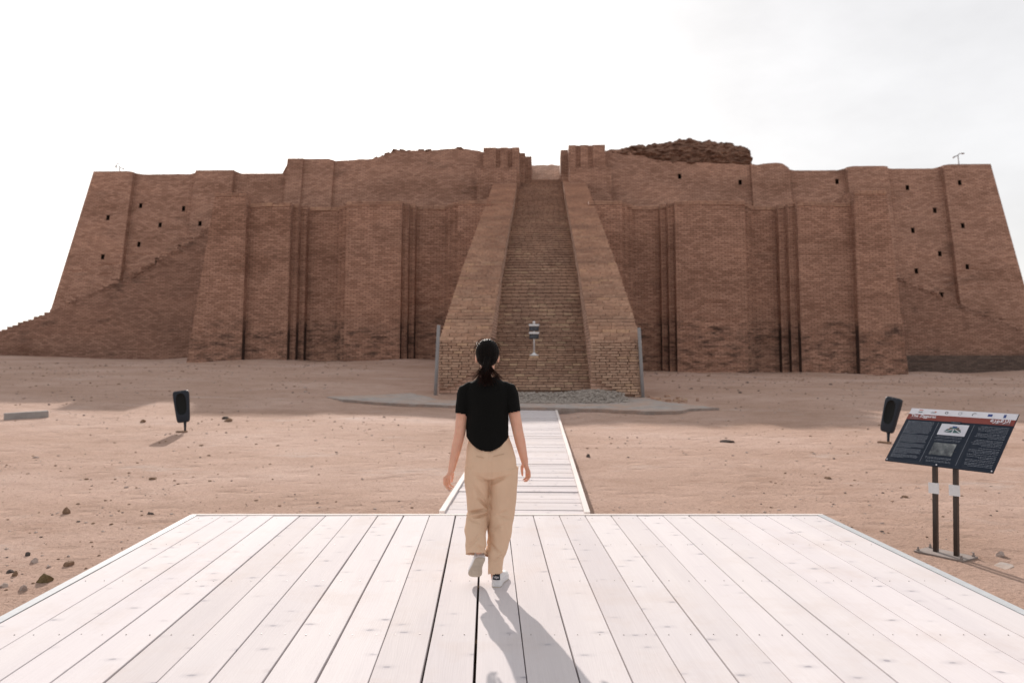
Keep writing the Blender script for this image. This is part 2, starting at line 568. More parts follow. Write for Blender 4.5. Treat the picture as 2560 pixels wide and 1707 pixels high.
def seg(a, x):
    if x <= a[0]: return 0, 0.0
    if x >= a[-1]: return len(a) - 2, 1.0
    for i in range(len(a) - 1):
        if x <= a[i + 1]:
            t = (x - a[i]) / (a[i + 1] - a[i])
            return i, t


def sstep(a, b, x):
    t = max(0.0, min(1.0, (x - a) / (b - a)))
    return t * t * (3 - 2 * t)


def gz(x, y):
    i, t = seg(XS, x); j, s_ = seg(YS, y)
    a = GZ[j][i] * (1 - t) + GZ[j][i + 1] * t
    b = GZ[j + 1][i] * (1 - t) + GZ[j + 1][i + 1] * t
    z = a * (1 - s_) + b * s_
    d = math.hypot(x, y)
    amp = 0.03 + 0.05 * sstep(12, 30, d)
    z += amp * fbm(x * 0.28, y * 0.36, 1.7, 3)
    z += 0.012 * fbm(x * 1.6, y * 2.1, 4.0, 3)
    # banks of drifted sand against the brickwork
    c_, s2 = math.cos(R(2.0)), math.sin(R(2.0))
    u_, v_ = x * c_ - y * s2, x * s2 + y * c_
    if 40 < v_ < 49 and abs(u_) < 24:
        z += sstep(41.5, 46.0, v_) * (0.30 * max(0, nz(u_ * 0.21, 3.3, 0) + 0.15) + 0.10 * nz(u_ * 0.8, 1.0, 0))
    if 47 < v_ < 56 and abs(u_) > 19:
        z += sstep(47.5, 52.0, v_) * (0.35 * max(0, nz(u_ * 0.17, 6.3, 0) + 0.2) + 0.08 * nz(u_ * 0.9, 2.0, 0))
    # worn track under the deck and the walkway
    if y < 9.5 and abs(x) < 3.6:
        w = sstep(3.6, 3.2, abs(x)) * sstep(9.5, 8.2, y)
        z = z * (1 - w) + min(z, -0.17) * w
    wx = x - (-0.25 + y * 0.035)
    if 7 < y < 23.5 and abs(wx) < 1.5:
        w = sstep(1.5, 0.9, abs(wx))
        z = z * (1 - w) + min(z, -0.10) * w
    # sand drifted against the boards
    return z


def axis(lo, hi, dense_lo, dense_hi, step, grow=1.13):
    a = list(np.arange(dense_lo, dense_hi + step * 0.5, step))
    s_ = step
    while a[-1] < hi:
        s_ = min(s_ * grow, 400); a.append(a[-1] + s_)
    s_ = step
    while a[0] > lo:
        s_ = min(s_ * grow, 400); a.insert(0, a[0] - s_)
    return a


gx = axis(-2600, 2600, -9.0, 9.0, 0.14, 1.09)
gy = axis(-1500, 3000, 4.0, 24.0, 0.14, 1.08)
gv = []
for y in gy:
    for x in gx:
        gv.append((x, y, gz(x, y) if abs(x) < 200 and -80 < y < 200 else 0.0))
nxg = len(gx)
gf = [(j * nxg + i, j * nxg + i + 1, (j + 1) * nxg + i + 1, (j + 1) * nxg + i) for j in range(len(gy) - 1) for i in range(nxg - 1)]
gme = bpy.data.meshes.new('ground')
gme.from_pydata(gv, [], gf)
gme.materials.append(M_SAND)
gme.polygons.foreach_set('use_smooth', [True] * len(gf))
ground = link(bpy.data.objects.new('ground', gme))
tag(ground, kind='structure')

# ------------------------------------------------------------------ ziggurat
ZV = 50.0
ZR = -R(2.0)
zig = empty('ziggurat', (math.sin(R(2.0)) * ZV, math.cos(R(2.0)) * ZV, 0), ZR)
tag(zig, 'huge reddish brown brick ziggurat with a central staircase and ruined top', 'ziggurat')


def zl(u, v, z):
    return (u, v - ZV, z)


def zw(u, v, z):
    """ziggurat frame to world"""
    c, s_ = math.cos(R(2.0)), math.sin(R(2.0))
    return Vector((u * c + v * s_, -u * s_ + v * c, z))


def battered(name, plan, z0, rows, top, v0, zref, b, mat, holes=(), back=3.0, du_ends=(0, 0), rough=0.03, colstep=0.45, parent=zig):
    """front sheet along plan [(u, dv)], leaning back by b, ragged top, thickness back"""
    hu = sorted([h[0] - 0.115 for h in holes] + [h[0] + 0.115 for h in holes])
    cols = []
    for (u1, d1), (u2, d2) in zip(plan, plan[1:]):
        L = math.hypot(u2 - u1, d2 - d1)
        n = max(1, int(L / colstep + 0.5))
        ts = [i / n for i in range(n)]
        if u2 - u1 > 0.3:
            ts = [t for t in ts if all(abs(u1 + t * (u2 - u1) - h) > 0.12 for h in hu) or t == 0]
            ts += [(h - u1) / (u2 - u1) for h in hu if u1 < h < u2]
        for t in sorted(set(ts)):
            cols.append((u1 + t * (u2 - u1), d1 + t * (d2 - d1), abs(u2 - u1) >= abs(d2 - d1)))
    cols.append((plan[-1][0], plan[-1][1], True))
    zs = sorted(set([round(r, 3) for r in rows] + [round(h[1] + s_ * 0.18, 3) for h in holes for s_ in (-1, 1)]))
    zs = [z for i, z in enumerate(zs)]
    mb = MB()
    nc, nr = len(cols), len(zs) + 1
    uL, uR = plan[0][0], plan[-1][0]
    for ci, (u, dv, front) in enumerate(cols):
        zt = top(u)
        for ri in range(nr):
            z = zs[ri] if ri < nr - 1 else zt
            if z > zt: z = zt
            uu = u
            if u - uL < 0.02: uu -= du_ends[0] * (zt - z)
            if uR - u < 0.02: uu += du_ends[1] * (zt - z)
            v = v0 + b * (z - zref) + dv
            e = rough * fbm(u * 0.9 + v0, z * 1.4, 3.1, 3)
            er = fbm(u * 0.16 + 9, z * 0.35, v0, 3)
            if er > 0.18: e += (er - 0.18) * 0.5 * (0.5 + nz(u * 1.1, z * 6.0, 2))
            edge = 0.02 < (u - uL) and 0.02 < (uR - u)
            mb.v.append(zl(uu, v + (e if edge else 0), z))
    inhole = lambda u, z: any(abs(u - h[0]) < 0.11 and abs(z - h[1]) < 0.17 for h in holes)
    for ci in range(nc - 1):
        for ri in range(nr - 1):
            uc = (cols[ci][0] + cols[ci + 1][0]) / 2
            if ri < nr - 2 and inhole(uc, (zs[ri] + zs[ri + 1]) / 2):
                continue
            a, b_, c, d = ci * nr + ri, (ci + 1) * nr + ri, (ci + 1) * nr + ri + 1, ci * nr + ri + 1
            if mb.v[a] == mb.v[d] and mb.v[b_] == mb.v[c]: continue
            mb.f.append((a, b_, c, d)); mb.m.append(0); mb.rnd.append(0.5)
    # top strip and back
    base = len(mb.v)
    for ci in range(nc):
        t = mb.v[ci * nr + nr - 1]
        mb.v.append((t[0], t[1] + back, t[2]))
        mb.v.append((t[0], t[1] + back, z0))
    for ci in range(nc - 1):
        a, b_ = ci * nr + nr - 1, (ci + 1) * nr + nr - 1
        p, q = base + 2 * ci, base + 2 * (ci + 1)
        for f in ((a, b_, q, p), (p, q, q + 1, p + 1)):
            mb.f.append(f); mb.m.append(0); mb.rnd.append(0.5)
    # ends
    for ci, flip in ((0, False), (nc - 1, True)):
        ring = [ci * nr + r for r in range(nr)] + [base + 2 * ci, base + 2 * ci + 1]
        if flip: ring = ring[::-1]
        mb.f.append(tuple(ring)); mb.m.append(0); mb.rnd.append(0.5)
    o = mb.build(name, mat, parent)
    # weep holes: brick-lined shafts behind the openings
    for h in holes:
        u, z = h
        dv = 0.0
        for (u1, d1), (u2, d2) in zip(plan, plan[1:]):
            if u1 <= u <= u2 and u2 > u1: dv = d1
        v = v0 + b * (z - zref) + dv
        k = MB()
        x0, x1, za, zb = u - 0.145, u + 0.145, z - 0.215, z + 0.215
        f0, f1 = v - 0.004 + 0.03, v + 0.9
        P = [zl(x0, f0, za), zl(x1, f0, za), zl(x1, f0, zb), zl(x0, f0, zb), zl(x0, f1, za), zl(x1, f1, za), zl(x1, f1, zb), zl(x0, f1, zb)]
        k.add(P, [(0, 4, 5, 1), (1, 5, 6, 2), (2, 6, 7, 3), (3, 7, 4, 0), (4, 7, 6, 5)])
        k.build('weep_hole', M_HOLE, parent)
    return o


def stepz(z, q=0.098):
    return round(z / q) * q


def jag(u, a, f=2.3):
    return stepz(a * nz(u * f, 5.5, 0.3))


# --- main stage
TOPL = [(-33, 14.93), (-29.5, 14.93), (-29.45, 14.76), (-24.95, 14.78), (-24.9, 14.95), (-22.1, 14.95), (-22.05, 14.77), (-18.3, 14.76), (-18.25, 15.80),
        (-14.95, 15.80), (-14.9, 15.68), (-13.1, 15.82), (-12.4, 15.78), (-11.5, 16.04), (-10.5, 16.46), (-8.8, 16.47), (-7.9, 16.40), (-6.0, 16.60), (-4.2, 16.34), (-1.5, 14.9)]
TOPR = [(2.0, 14.9), (4.8, 16.3), (5.8, 16.45), (6.8, 16.3), (7.8, 15.7), (8.8, 15.45), (12, 15.3), (15.3, 15.05), (16.9, 15.2), (17.5, 14.85), (17.75, 14.66),
        (21.55, 14.66), (21.6, 14.85), (24.4, 14.85), (24.45, 14.72), (28.2, 14.74), (28.26, 14.93), (31.6, 14.93)]


def ragged(tab, zones):
    def f(u):
        z = lerp_tab(tab, u)
        for a, b, amp in zones:
            if a < u < b:
                z += amp * (0.6 * nz(u * 1.7, 1.3, 0) + 0.6 * nz(u * 4.4, 2.2, 0))
        return z
    return f


ROWS = [i * 0.24 for i in range(0, 60)]
holesL = [(-28.84, 12.3), (-30.9, 11.18), (-25.67, 12.04), (-27.24, 10.9), (-24.16, 10.72), (-28.62, 9.43), (-25.67, 9.11), (-30.9, 8.3), (-27.19, 8.05)]
holesR = [(20.97, 13.76), (25.8, 13.11), (24.02, 11.7), (27.5, 11.61), (29.21, 13.37), (29.04, 10.39), (25.83, 10.09), (24.0, 8.33), (27.47, 8.51), (25.75, 7.08), (28.99, 7.35), (27.26, 5.49), (9.95, 14.16), (14.2, 13.66)]
holesL = [(u, round(z / 0.24) * 0.24 + 0.12) for u, z in holesL]
holesR = [(u, round(z / 0.24) * 0.24 + 0.12) for u, z in holesR]
PB = -0.42
planL = [(-32.42, PB), (-29.48, PB), (-29.48, 0), (-24.9, 0), (-24.9, PB), (-22.1, PB), (-22.1, 0), (-18.25, 0), (-18.25, PB), (-17.07, PB), (-17.07, -0.25),
         (-14.88, -0.25), (-14.88, 0.0), (-4.0, 0.0), (-1.4, 0.0)]
planR = [(2.0, 0), (14.95, 0), (14.95, -0.3), (17.6, -0.3), (17.6, 0), (21.58, 0), (21.58, PB), (24.42, PB), (24.42, 0), (28.24, 0), (28.24, PB), (31.51, PB)]
ml = battered('main_wall', planL, 0, ROWS, ragged(TOPL, [(-29.4, -25, 0.03), (-14, -4, 0.12)]), 57.0, 14.9, 0.22, M_WALL, holesL, 14, (0.164, 0))
mr = battered('main_wall', planR, 0, ROWS, ragged(TOPR, [(4.8, 17.7, 0.12), (17.8, 28, 0.03)]), 57.0, 14.9, 0.22, M_WALL, holesR, 14, (0, 0.125))
# core behind the gate, so the stage is one solid terrace
k = MB()
k.box(zl(0, 84, 7.2), (60, 34, 14.4))
k.build('terrace_core', M_WALL, zig)


# --- flank stair walls (stepped tops that fall away outwards)
def flank(name, prof, v0, dirn):
    """prof (u, z) outline of the top; steps where ruined"""
    mb = MB()
    us = []
    u0, u1 = prof[0][0], prof[-1][0]
    n = int(abs(u1 - u0) / 0.36)
    for i in range(n + 1):
        us.append(u0 + (u1 - u0) * i / n)
    pts = []
    for i in range(n):
        z = stepz(lerp_tab(prof, (us[i] + us[i + 1]) / 2) + 0.10 * nz(us[i] * 0.9, 0.4, 8), 0.098)
        pts.append((us[i], us[i + 1], z))
    rows = [j * 0.3 for j in range(0, 46)]
    for ua, ub, zt in pts:
        zz = [z for z in rows if z < zt - 0.02] + [zt]
        for i in range(len(zz) - 1):
            q = []
            for (u, z) in ((ua, zz[i]), (ub, zz[i]), (ub, zz[i + 1]), (ua, zz[i + 1])):
                q.append(zl(u, v0 + 0.1 * (z - 2) + 0.035 * fbm(u * 0.8, z * 1.6, 7, 3) + 0.05 * nz(u * .3, z * .5, 4), z))
            mb.add(q, [(0, 1, 2, 3)])
        vt = v0 + 0.1 * (zt - 2)
        mb.add([zl(ua, vt + 0.01, zt), zl(ub, vt + 0.01, zt), zl(ub, vt + 3.6, zt), zl(ua, vt + 3.6, zt)], [(0, 1, 2, 3)])
        for u, fl in ((ua, 1), (ub, -1)):
            q = [zl(u, v0 + 0.02, 0), zl(u, vt + 3.6, 0), zl(u, vt + 3.6, zt), zl(u, vt + 0.02, zt)]
            mb.add(q[::fl], [(0, 1, 2, 3)])
    return mb.build(name, M_FLANK, zig)


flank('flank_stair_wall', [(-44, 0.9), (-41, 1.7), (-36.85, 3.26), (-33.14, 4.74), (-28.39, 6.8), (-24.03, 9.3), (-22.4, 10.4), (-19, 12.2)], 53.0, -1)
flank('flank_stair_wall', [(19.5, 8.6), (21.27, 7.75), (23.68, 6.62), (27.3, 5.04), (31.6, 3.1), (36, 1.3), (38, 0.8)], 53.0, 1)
mb = MB()
FL = [(-44, 0.9), (-41, 1.7), (-36.85, 3.26), (-33.14, 4.74), (-28.39, 6.8), (-24.03, 9.3), (-22.4, 10.4), (-19, 12.2)]
FR = [(19.5, 8.6), (21.27, 7.75), (23.68, 6.62), (27.3, 5.04), (31.6, 3.1), (36, 1.3), (38, 0.8)]
for i in range(150):
    u = rng.uniform(-32.6, -19.5) if i % 5 < 3 else rng.uniform(20, 34)
    z = lerp_tab(FL if u < 0 else FR, u) + rng.gauss(0, 0.16) - 0.05
    s_ = rng.uniform(0.10, 0.24)
    mb.box(zl(u, 53.0 + 0.1 * (z - 2) + 0.03, z), (s_ * 1.7, rng.uniform(0.06, 0.20), s_ * 0.5), Matrix.Rotation(rng.uniform(-.1, .1), 3, 'Y'), s_ * 0.08)
tag(mb.build('broken_bricks', M_FLANK, zig), kind='stuff')
battered('plinth', [(19.6, 0), (38, 0)], -0.3, [-0.3, 0.1, 0.5, 0.9, 1.2], lambda u: 1.55 + 0.02 * nz(u, 0, 0), 52.55, 1.5, 0.04, M_PLINTH, (), 0.9)

# --- bastions with stepped niches
N1, N2, N3 = 0.52, 1.04, 1.56
pl = [(-19.27, -0.5), (-17.38, -0.5), (-17.38, 0), (-17.35, 0), (-14.88, 0), (-14.88, N1), (-14.54, N1), (-14.54, N2), (-14.2, N2), (-14.2, N3), (-12.2, N3), (-12.2, N2), (-11.85, N2), (-11.85, N1),
      (-11.5, N1), (-11.5, 0), (-8.2, 0), (-8.2, N1), (-7.87, N1), (-7.87, N2), (-7.54, N2), (-7.54, N3), (-5.55, N3), (-5.55, N2), (-5.2, N2), (-5.2, N1), (-4.85, N1), (-4.85, 0), (-2.9, 0)]
BR = [-0.3 + i * 0.27 for i in range(0, 38)]
tl = ragged([(-20, 11.2), (-17.37, 11.2), (-17.36, 10.62), (-14, 10.7), (-3, 10.74)], [(-17, -3, 0.05)])
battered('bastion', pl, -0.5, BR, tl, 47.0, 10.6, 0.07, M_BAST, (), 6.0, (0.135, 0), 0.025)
pr = [(2.9, 0), (4.85, 0), (4.85, N1), (5.2, N1), (5.2, N2), (5.55, N2), (5.55, N3), (7.25, N3), (7.25, N2), (7.6, N2), (7.6, N1), (7.95, N1), (7.95, 0), (12.0, 0), (12.0, N1), (12.33, N1), (12.33, N2),
      (12.66, N2), (12.66, N3), (14.25, N3), (14.25, N2), (14.65, N2), (14.65, N1), (15.05, N1), (15.05, 0), (18.11, 0), (18.14, 0), (18.14, -0.5), (19.98, -0.5)]
tr = ragged([(2, 10.68), (12, 10.6), (18.12, 10.44), (18.13, 11.08), (21, 11.05)], [(3, 18, 0.05)])
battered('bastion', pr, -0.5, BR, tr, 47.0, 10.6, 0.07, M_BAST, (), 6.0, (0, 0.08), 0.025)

# worn coping courses along the bastion tops
for plan_, top_ in ((pl, tl), (pr, tr)):
    mb = MB()
    for (u1, d1), (u2, d2) in zip(plan_, plan_[1:]):
        if u2 - u1 < 0.15: continue
        u = u1
        while u < u2 - 0.08:
            L = min(0.34 + rng.uniform(-.03, .04), u2 - u)
            um = u + L / 2
            for q in range(2):
                if q == 0 and rng.random() < 0.22: continue
                z = top_(um) - 0.05 - q * 0.115
                mb.cr = rng.choice((0.2, 0.35, 0.5, 0.65, 0.8, 0.95))
                mb.box(zl(um, 47.0 + 0.07 * (z - 10.6) + d1 + 0.09 - rng.uniform(0, .03), z), (L - 0.02, 0.24, 0.10), None, 0.008)
            u += L
    tag(mb.build('coping', M_BRICK, zig), kind='stuff')

# --- gate piers at the head of the stair
def gate(sgn, spec):
    mb = MB()
    for (ua, ub, va, vb, z0, z1) in spec:
        zz = [z0 + (z1 - z0) * i / 8 for i in range(9)]
        rings = []
        for z in zz:
            rings.append([zl(ua, va, z), zl(ub, va, z), zl(ub, vb, z), zl(ua, vb, z)])
        mb.loft(rings)
    return mb.build('gate_pier', M_WALL, zig)


gate(-1, [(-4.00, -3.10, 56.2, 60, 13.4, 16.30), (-3.12, -2.77, 56.42, 60, 13.4, 16.32), (-2.79, -2.27, 56.2, 60, 13.4, 16.30), (-2.29, -1.92, 56.42, 60, 13.4, 16.32), (-1.94, -1.43, 56.2, 60, 13.4, 16.30),
          (-4.42, -1.60, 55.6, 56.4, 8.0, 14.72), (-1.46, -1.05, 58.0, 60.5, 13.4, 16.36), (-1.07, -0.60, 59.4, 61.5, 13.4, 16.45)])
gate(1, [(2.04, 2.56, 56.2, 60, 13.4, 16.42), (2.54, 2.90, 56.42, 60, 13.4, 16.44), (2.88, 3.42, 56.2, 60, 13.4, 16.42), (3.40, 3.76, 56.42, 60, 13.4, 16.44), (3.74, 4.62, 56.2, 60, 13.4, 16.42),
         (2.06, 5.00, 55.6, 56.4, 8.0, 14.70), (1.52, 2.08, 58.0, 60.5, 13.4, 16.55)])
# floor of the gateway, rising to the ruined upper stage
k = MB()
rows = []
GV = [58.9, 59.2, 59.6, 60.2, 61, 61.8, 62.6, 63.4, 64.5, 67]
for i, v in enumerate(GV):
    rows.append([zl(-2.2 + j * 0.35, v, 14.50 + 2.25 * sstep(59.2, 63.4, v) + 0.16 * fbm(j * 0.5, i * 0.7, 1, 3)) for j in range(15)])
for i in range(len(GV) - 1):
    for j in range(14):
        k.add([rows[i][j], rows[i][j + 1], rows[i + 1][j + 1], rows[i + 1][j]], [(0, 1, 2, 3)])
f0 = rows[0]
k.add([(f0[0][0], f0[0][1], 8), (f0[-1][0], f0[-1][1], 8), f0[-1], f0[0]], [(0, 1, 2, 3)])
k.build('gateway_floor', M_STAIRB, zig)

# --- ruined mud-brick mass on the right of the gate
MT = [(5.2, 16.35), (7.03, 16.9), (8.75, 16.95), (9.5, 17.1), (10.25, 17.26), (11.3, 17.22), (12.4, 17.1), (13.5, 16.98), (14.6, 16.8), (15.3, 16.5), (15.5, 16.2), (15.45, 16.0)]
mb = MB()
NU, NZ_ = 110, 30
MBOT = [(5.2, 16.2), (6.5, 16.05), (7.6, 15.6), (9, 15.35), (12, 15.2), (15.6, 14.98)]
grid = []
for i in range(NU + 1):
    u = 5.2 + (15.55 - 5.2) * i / NU
    zt = lerp_tab(MT[:-2], u) + 0.16 * nz(u * 1.5, 0, 3) + 0.12 * nz(u * 4.6, 1, 3)
    zb = lerp_tab(MBOT, u) - 0.12
    col = []
    for j in range(NZ_ + 1):
        z = zb + (zt - zb) * j / NZ_
        st = 1.1 * nz(u * 0.6, z * 1.9, 1.0) + 0.9 * nz(u * 1.7, z * 4.2, 2.0) + 0.7 * nz(u * 4.0, z * 8.0, 5.0)
        v = 57.15 + 0.28 * st + 0.9 * (j / NZ_) ** 3 + 0.35 * max(0, 0.25 - j / NZ_)
        uu = u
        if i > NU - 6:
            v += 0.05 * (i - NU + 6) ** 2
            uu = u + 0.12 * nz(z * 4, 0, 9) - (0.25 * (1 - j / NZ_) if i > NU - 3 else 0)
        col.append(zl(uu, v, z))
    grid.append(col)
for i in range(NU):
    for j in range(NZ_):
        mb.add([grid[i][j], grid[i + 1][j], grid[i + 1][j + 1], grid[i][j + 1]], [(0, 1, 2, 3)])
    a, b = grid[i][NZ_], grid[i + 1][NZ_]
    mb.add([a, b, (b[0], b[1] + 5, b[2] - 0.6), (a[0], a[1] + 5, a[2] - 0.6)], [(0, 1, 2, 3)])
    mb.add([(a[0], a[1] + 5, a[2] - 0.6), (b[0], b[1] + 5, b[2] - 0.6), (b[0], b[1] + 5, 14), (a[0], a[1] + 5, 14)], [(0, 1, 2, 3)])
for i in (NU,):
    for j in range(NZ_):
        a, b = grid[i][j], grid[i][j + 1]
        mb.add([a, (a[0] - .3, a[1] + 5, a[2]), (b[0] - .3, b[1] + 5, b[2]), b], [(0, 1, 2, 3)])
mound = mb.build('mudbrick_mass', M_MUD, zig)
# rubble lip on the wall beside it
mb = MB()
for i in range(70):
    u = rng.choice([rng.uniform(15.3, 17.5), rng.uniform(-12.0, -4.4), rng.uniform(-11.5, -9.8)])
    z = lerp_tab(TOPR if u > 0 else TOPL, u)
    s_ = rng.uniform(0.08, 0.3)
    mb.box(zl(u, 57.4 + rng.uniform(0, .8), z + rng.uniform(-.03, .06)), (s_ * 1.5, s_, s_ * 0.5), Matrix.Rotation(rng.uniform(-.5, .5), 3, 'Z') @ Matrix.Rotation(rng.uniform(-.3, .3), 3, 'Y'), s_ * 0.1)
tag(mb.build('rubble', M_MUD, zig), kind='stuff')

# --- central staircase
PAR = [(25.5, 2.05), (33.1, 5.2), (43.0, 8.95), (50.6, 11.75), (56.9, 14.15)]
STA = [(25.85, 0.42), (26.75, 1.02), (34.0, 4.75), (43.0, 8.30), (50.6, 11.05), (57.2, 13.80), (59.0, 14.60)]


def inv(tab, z):
    return lerp_tab([(b, a) for a, b in tab], z)


CH = 0.086            # course height
# brick pieces: twelve shared shapes
BRV = []
for i in range(12):
    mb = MB()
    mb.cr = (i + 0.5) / 12
    L, D, H = 0.31, 0.22, CH - 0.015
    mb.box((0, 0, 0), (L, D, H), None, 0.006)
    BRV.append(mb.mesh('brick', M_BRICK))
stair = MB()
zs = 0.42
STEPS = []
prof = [(25.85, -0.4)]
while zs < 14.45:
    v = inv(STA, zs + CH)
    prof += [(v, zs), (v, zs + 2 * CH)]
    STEPS.append((v, zs))
    zs += 2 * CH
prof += [(60.0, zs), (60.0, -0.4)]
prof[0] = (prof[1][0], -0.4)
UL, UR = -1.62, 1.66


def extrude_profile(name, prof, ua, ub, mat, parent):
    mb = MB()
    n = len(prof)
    for i in range(n):
        a, b = prof[i], prof[(i + 1) % n]
        mb.add([zl(ua, *a), zl(ub, *a), zl(ub, *b), zl(ua, *b)], [(0, 1, 2, 3)])
    # sides as columns so that the outline may be concave
    for (v1, z1), (v2, z2) in zip(prof[1:-2], prof[2:-1]):
        if v2 > v1 + 1e-5:
            for u, fl in ((ua, -1), (ub, 1)):
                mb.add([zl(u, v1, -0.4), zl(u, v2, -0.4), zl(u, v2, z2), zl(u, v1, z1)][::fl], [(0, 1, 2, 3)])
    return mb.build(name, mat, parent)


sc_part = extrude_profile('staircase', prof, UL - 0.06, UR + 0.06, M_CORE, zig)
singles = []      # (size, parent, brick centre, variant, scale)
loose = {}


def lay(parent, u, v, z, L, D, var, H=CH):
    singles.append((1.0 / v, parent, (u, v, z), var, L, D, H))


def course(parent, ua, ub, v, z, ph, miss=None, prot=0.03, H=CH, LB=0.31, VG=0.018, pal=(0, 1, 2, 3, 4, 4, 5, 5, 6, 6, 7, 7, 8, 9, 10, 11)):
    u = ua - ph
    while u < ub - 0.04:
        L = LB * (1 + rng.uniform(-0.10, 0.16))
        a, b = max(u, ua), min(u + L, ub)
        u += L + 0.004
        if b - a < 0.06: continue
        if miss and miss((a + b) / 2, z): continue
        var = rng.choice(pal)
        lay(parent, (a + b) / 2, v - 0.055 - rng.uniform(0.3, 1.0) * prot + 0.11, z + H / 2 + rng.uniform(-.003, .003), b - a - VG, 0.22, var, H)


LOWP = (2, 2, 3, 3, 3, 4, 4, 5, 5, 6, 7, 10)
HIGHP = (1, 2, 2, 3, 3, 4, 4, 5, 5, 6, 7, 8, 11)
for i, (v, z) in enumerate(STEPS):
    course(sc_part, UL, UR, v, z, rng.uniform(0, .3), None, 0.012, pal=LOWP)
    course(sc_part, UL, UR, v, z + CH, rng.uniform(0, .3), None, 0.035, pal=LOWP)


PH = 0.128            # height of one set-back on the sloping parapets


def parapet(ua, ub, zbot, miss):
    prof = [(25.56, -0.4), (25.56, 2.03)]
    z = 2.03
    while z < 14.2:
        v = inv(PAR, z + PH) + 0.08
        prof += [(v, z), (v, z + PH)]
        z += PH
    prof += [(57.3, z), (57.3, -0.4)]
    par = extrude_profile('parapet', prof, ua, ub, M_STAIRB, zig)
    n = 0
    z = 2.03 - 22 * CH
    while z < 2.02:
        course(par, ua - 0.02, ub + 0.02, 25.54 - 0.03 * (2.03 - z), z, 0.17 * (n % 2) + rng.uniform(0, .03), miss, 0.03, pal=HIGHP)
        z += CH; n += 1
    z = 2.03
    while z < 14.1:
        v = inv(PAR, z + PH) + 0.05
        course(par, ua - 0.01, ub + 0.01, v, z, 0.17 * (n % 2) + rng.uniform(0, .03), None, 0.05, PH, 0.42, 0.007, pal=HIGHP)
        z += PH; n += 1
    return par


missL = lambda u, z: (z < 0.42) or (z < 0.95 and u > -2.9 + 1.2 * (z - 0.42) and nz(u * 3.1, z * 5) < 0.25) or (z < 0.75 and nz(u * 4, z * 7, 3) > 0.25)
missR = lambda u, z: (z < 0.2) or (z < 0.85 and u < 1.6 + (0.85 - z) * 2.6 - 0.25 + 0.2 * nz(z * 9, 0, 1))
parL = parapet(-3.24, -1.60, 0.4, missL)
parR = parapet(1.64, 3.24, 0.3, missR)
singles.sort(key=lambda s_: -s_[0])
single, rest = singles[:300], singles[300:]
for _, par, (u, v, z), var, L, D, H in single:
    o = bpy.data.objects.new('brick', BRV[var])
    link(o, par)
    o.location = zl(u, v, z)
    o.scale = (L / 0.31, 1, (H - 0.022) / (CH - 0.015))
for par in (sc_part, parL, parR):
    mb = MB()
    for _, p_, (u, v, z), var, L, D, H in rest:
        if p_ is par:
            mb.cr = (var + 0.5) / 12
            mb.box(zl(u, v, z), (L, D, H - (0.022 if H < 0.1 else 0.034)), None, 0.006)
    tag(mb.build('brick_courses', M_BRICK, par), kind='stuff')

# ------------------------------------------------------------------ forecourt: concrete apron, gravel
apr = [(-5.9, 24.9, .26), (-5.0, 23.6, .25), (-3.85, 22.9, .20), (-2.0, 22.8, .13), (-0.5, 22.75, .09), (0.3, 22.7, .075), (1.4, 22.4, .075), (2.4, 22.0, .075), (3.0, 21.4, .08), (3.6, 20.9, .085), (4.4, 21.05, .085), (4.9, 21.7, .10),
       (5.7, 22.0, .10), (5.2, 22.9, .13), (4.6, 23.5, .16), (4.3, 24.6, .2), (4.2, 26.4, .25), (-2.8, 26.6, .33), (-3.6, 25.4, .33), (-4.6, 25.1, .30)]
fine = []
for i in range(len(apr)):
    a, b = apr[i], apr[(i + 1) % len(apr)]
    n = max(2, int(math.hypot(b[0] - a[0], b[1] - a[1]) / 0.09))
    for j in range(n):
        t = j / n
        x, y, z = (a[q] + (b[q] - a[q]) * t for q in range(3))
        fine.append((x + 0.06 * nz(x * 2.2, y * 2.2, 1) + 0.03 * nz(x * 9, y * 9, 1), y + 0.13 * nz(x * 2.1, y * 2.1, 6) + 0.04 * nz(x * 9, y * 9, 3), z + 0.008 * nz(x * 3, y * 3, 0)))
bm = bmesh.new()
top = [bm.verts.new(p) for p in fine]
low = [bm.verts.new((p[0] + 0.03 * nz(p[0] * 6, p[1] * 6, 9), p[1] + 0.10 + 0.05 * nz(p[0] * 5, p[1] * 5, 2), p[2] - 0.22)) for p in fine]
es = []
for i in range(len(fine)):
    bm.faces.new((low[i], low[(i + 1) % len(fine)], top[(i + 1) % len(fine)], top[i]))
bm.edges.ensure_lookup_table()
res = bmesh.ops.triangle_fill(bm, use_beauty=True, edges=[bm.edges.get((top[i], top[(i + 1) % len(fine)])) for i in range(len(fine))])
bm.normal_update()
for f in bm.faces:
    if abs(f.normal.z) > 0.8 and f.normal.z < 0: f.normal_flip()
ame = bpy.data.meshes.new('concrete_apron')
bm.to_mesh(ame); bm.free()
ame.materials.append(M_CONC)
tag(link(bpy.data.objects.new('concrete_apron', ame)), kind='structure')


def pebble(mb, x, y, z, s_, flat=0.65, n=6):
    a0 = rng.uniform(0, 6.28)
    r1 = [s_ * rng.uniform(0.7, 1.2) for _ in range(n)]
    lo = [(x + r1[i] * 0.8 * math.cos(a0 + 6.283 * i / n), y + r1[i] * 0.8 * math.sin(a0 + 6.283 * i / n), z - s_ * 0.25) for i in range(n)]
    mi = [(x + r1[i] * math.cos(a0 + 6.283 * i / n), y + r1[i] * math.sin(a0 + 6.283 * i / n), z + s_ * flat * 0.35) for i in range(n)]
    hi = [(x + r1[i] * 0.55 * math.cos(a0 + 6.283 * i / n + .3), y + r1[i] * 0.55 * math.sin(a0 + 6.283 * i / n + .3), z + s_ * flat * rng.uniform(0.75, 1.0)) for i in range(n)]
    mb.loft([lo, mi, hi])


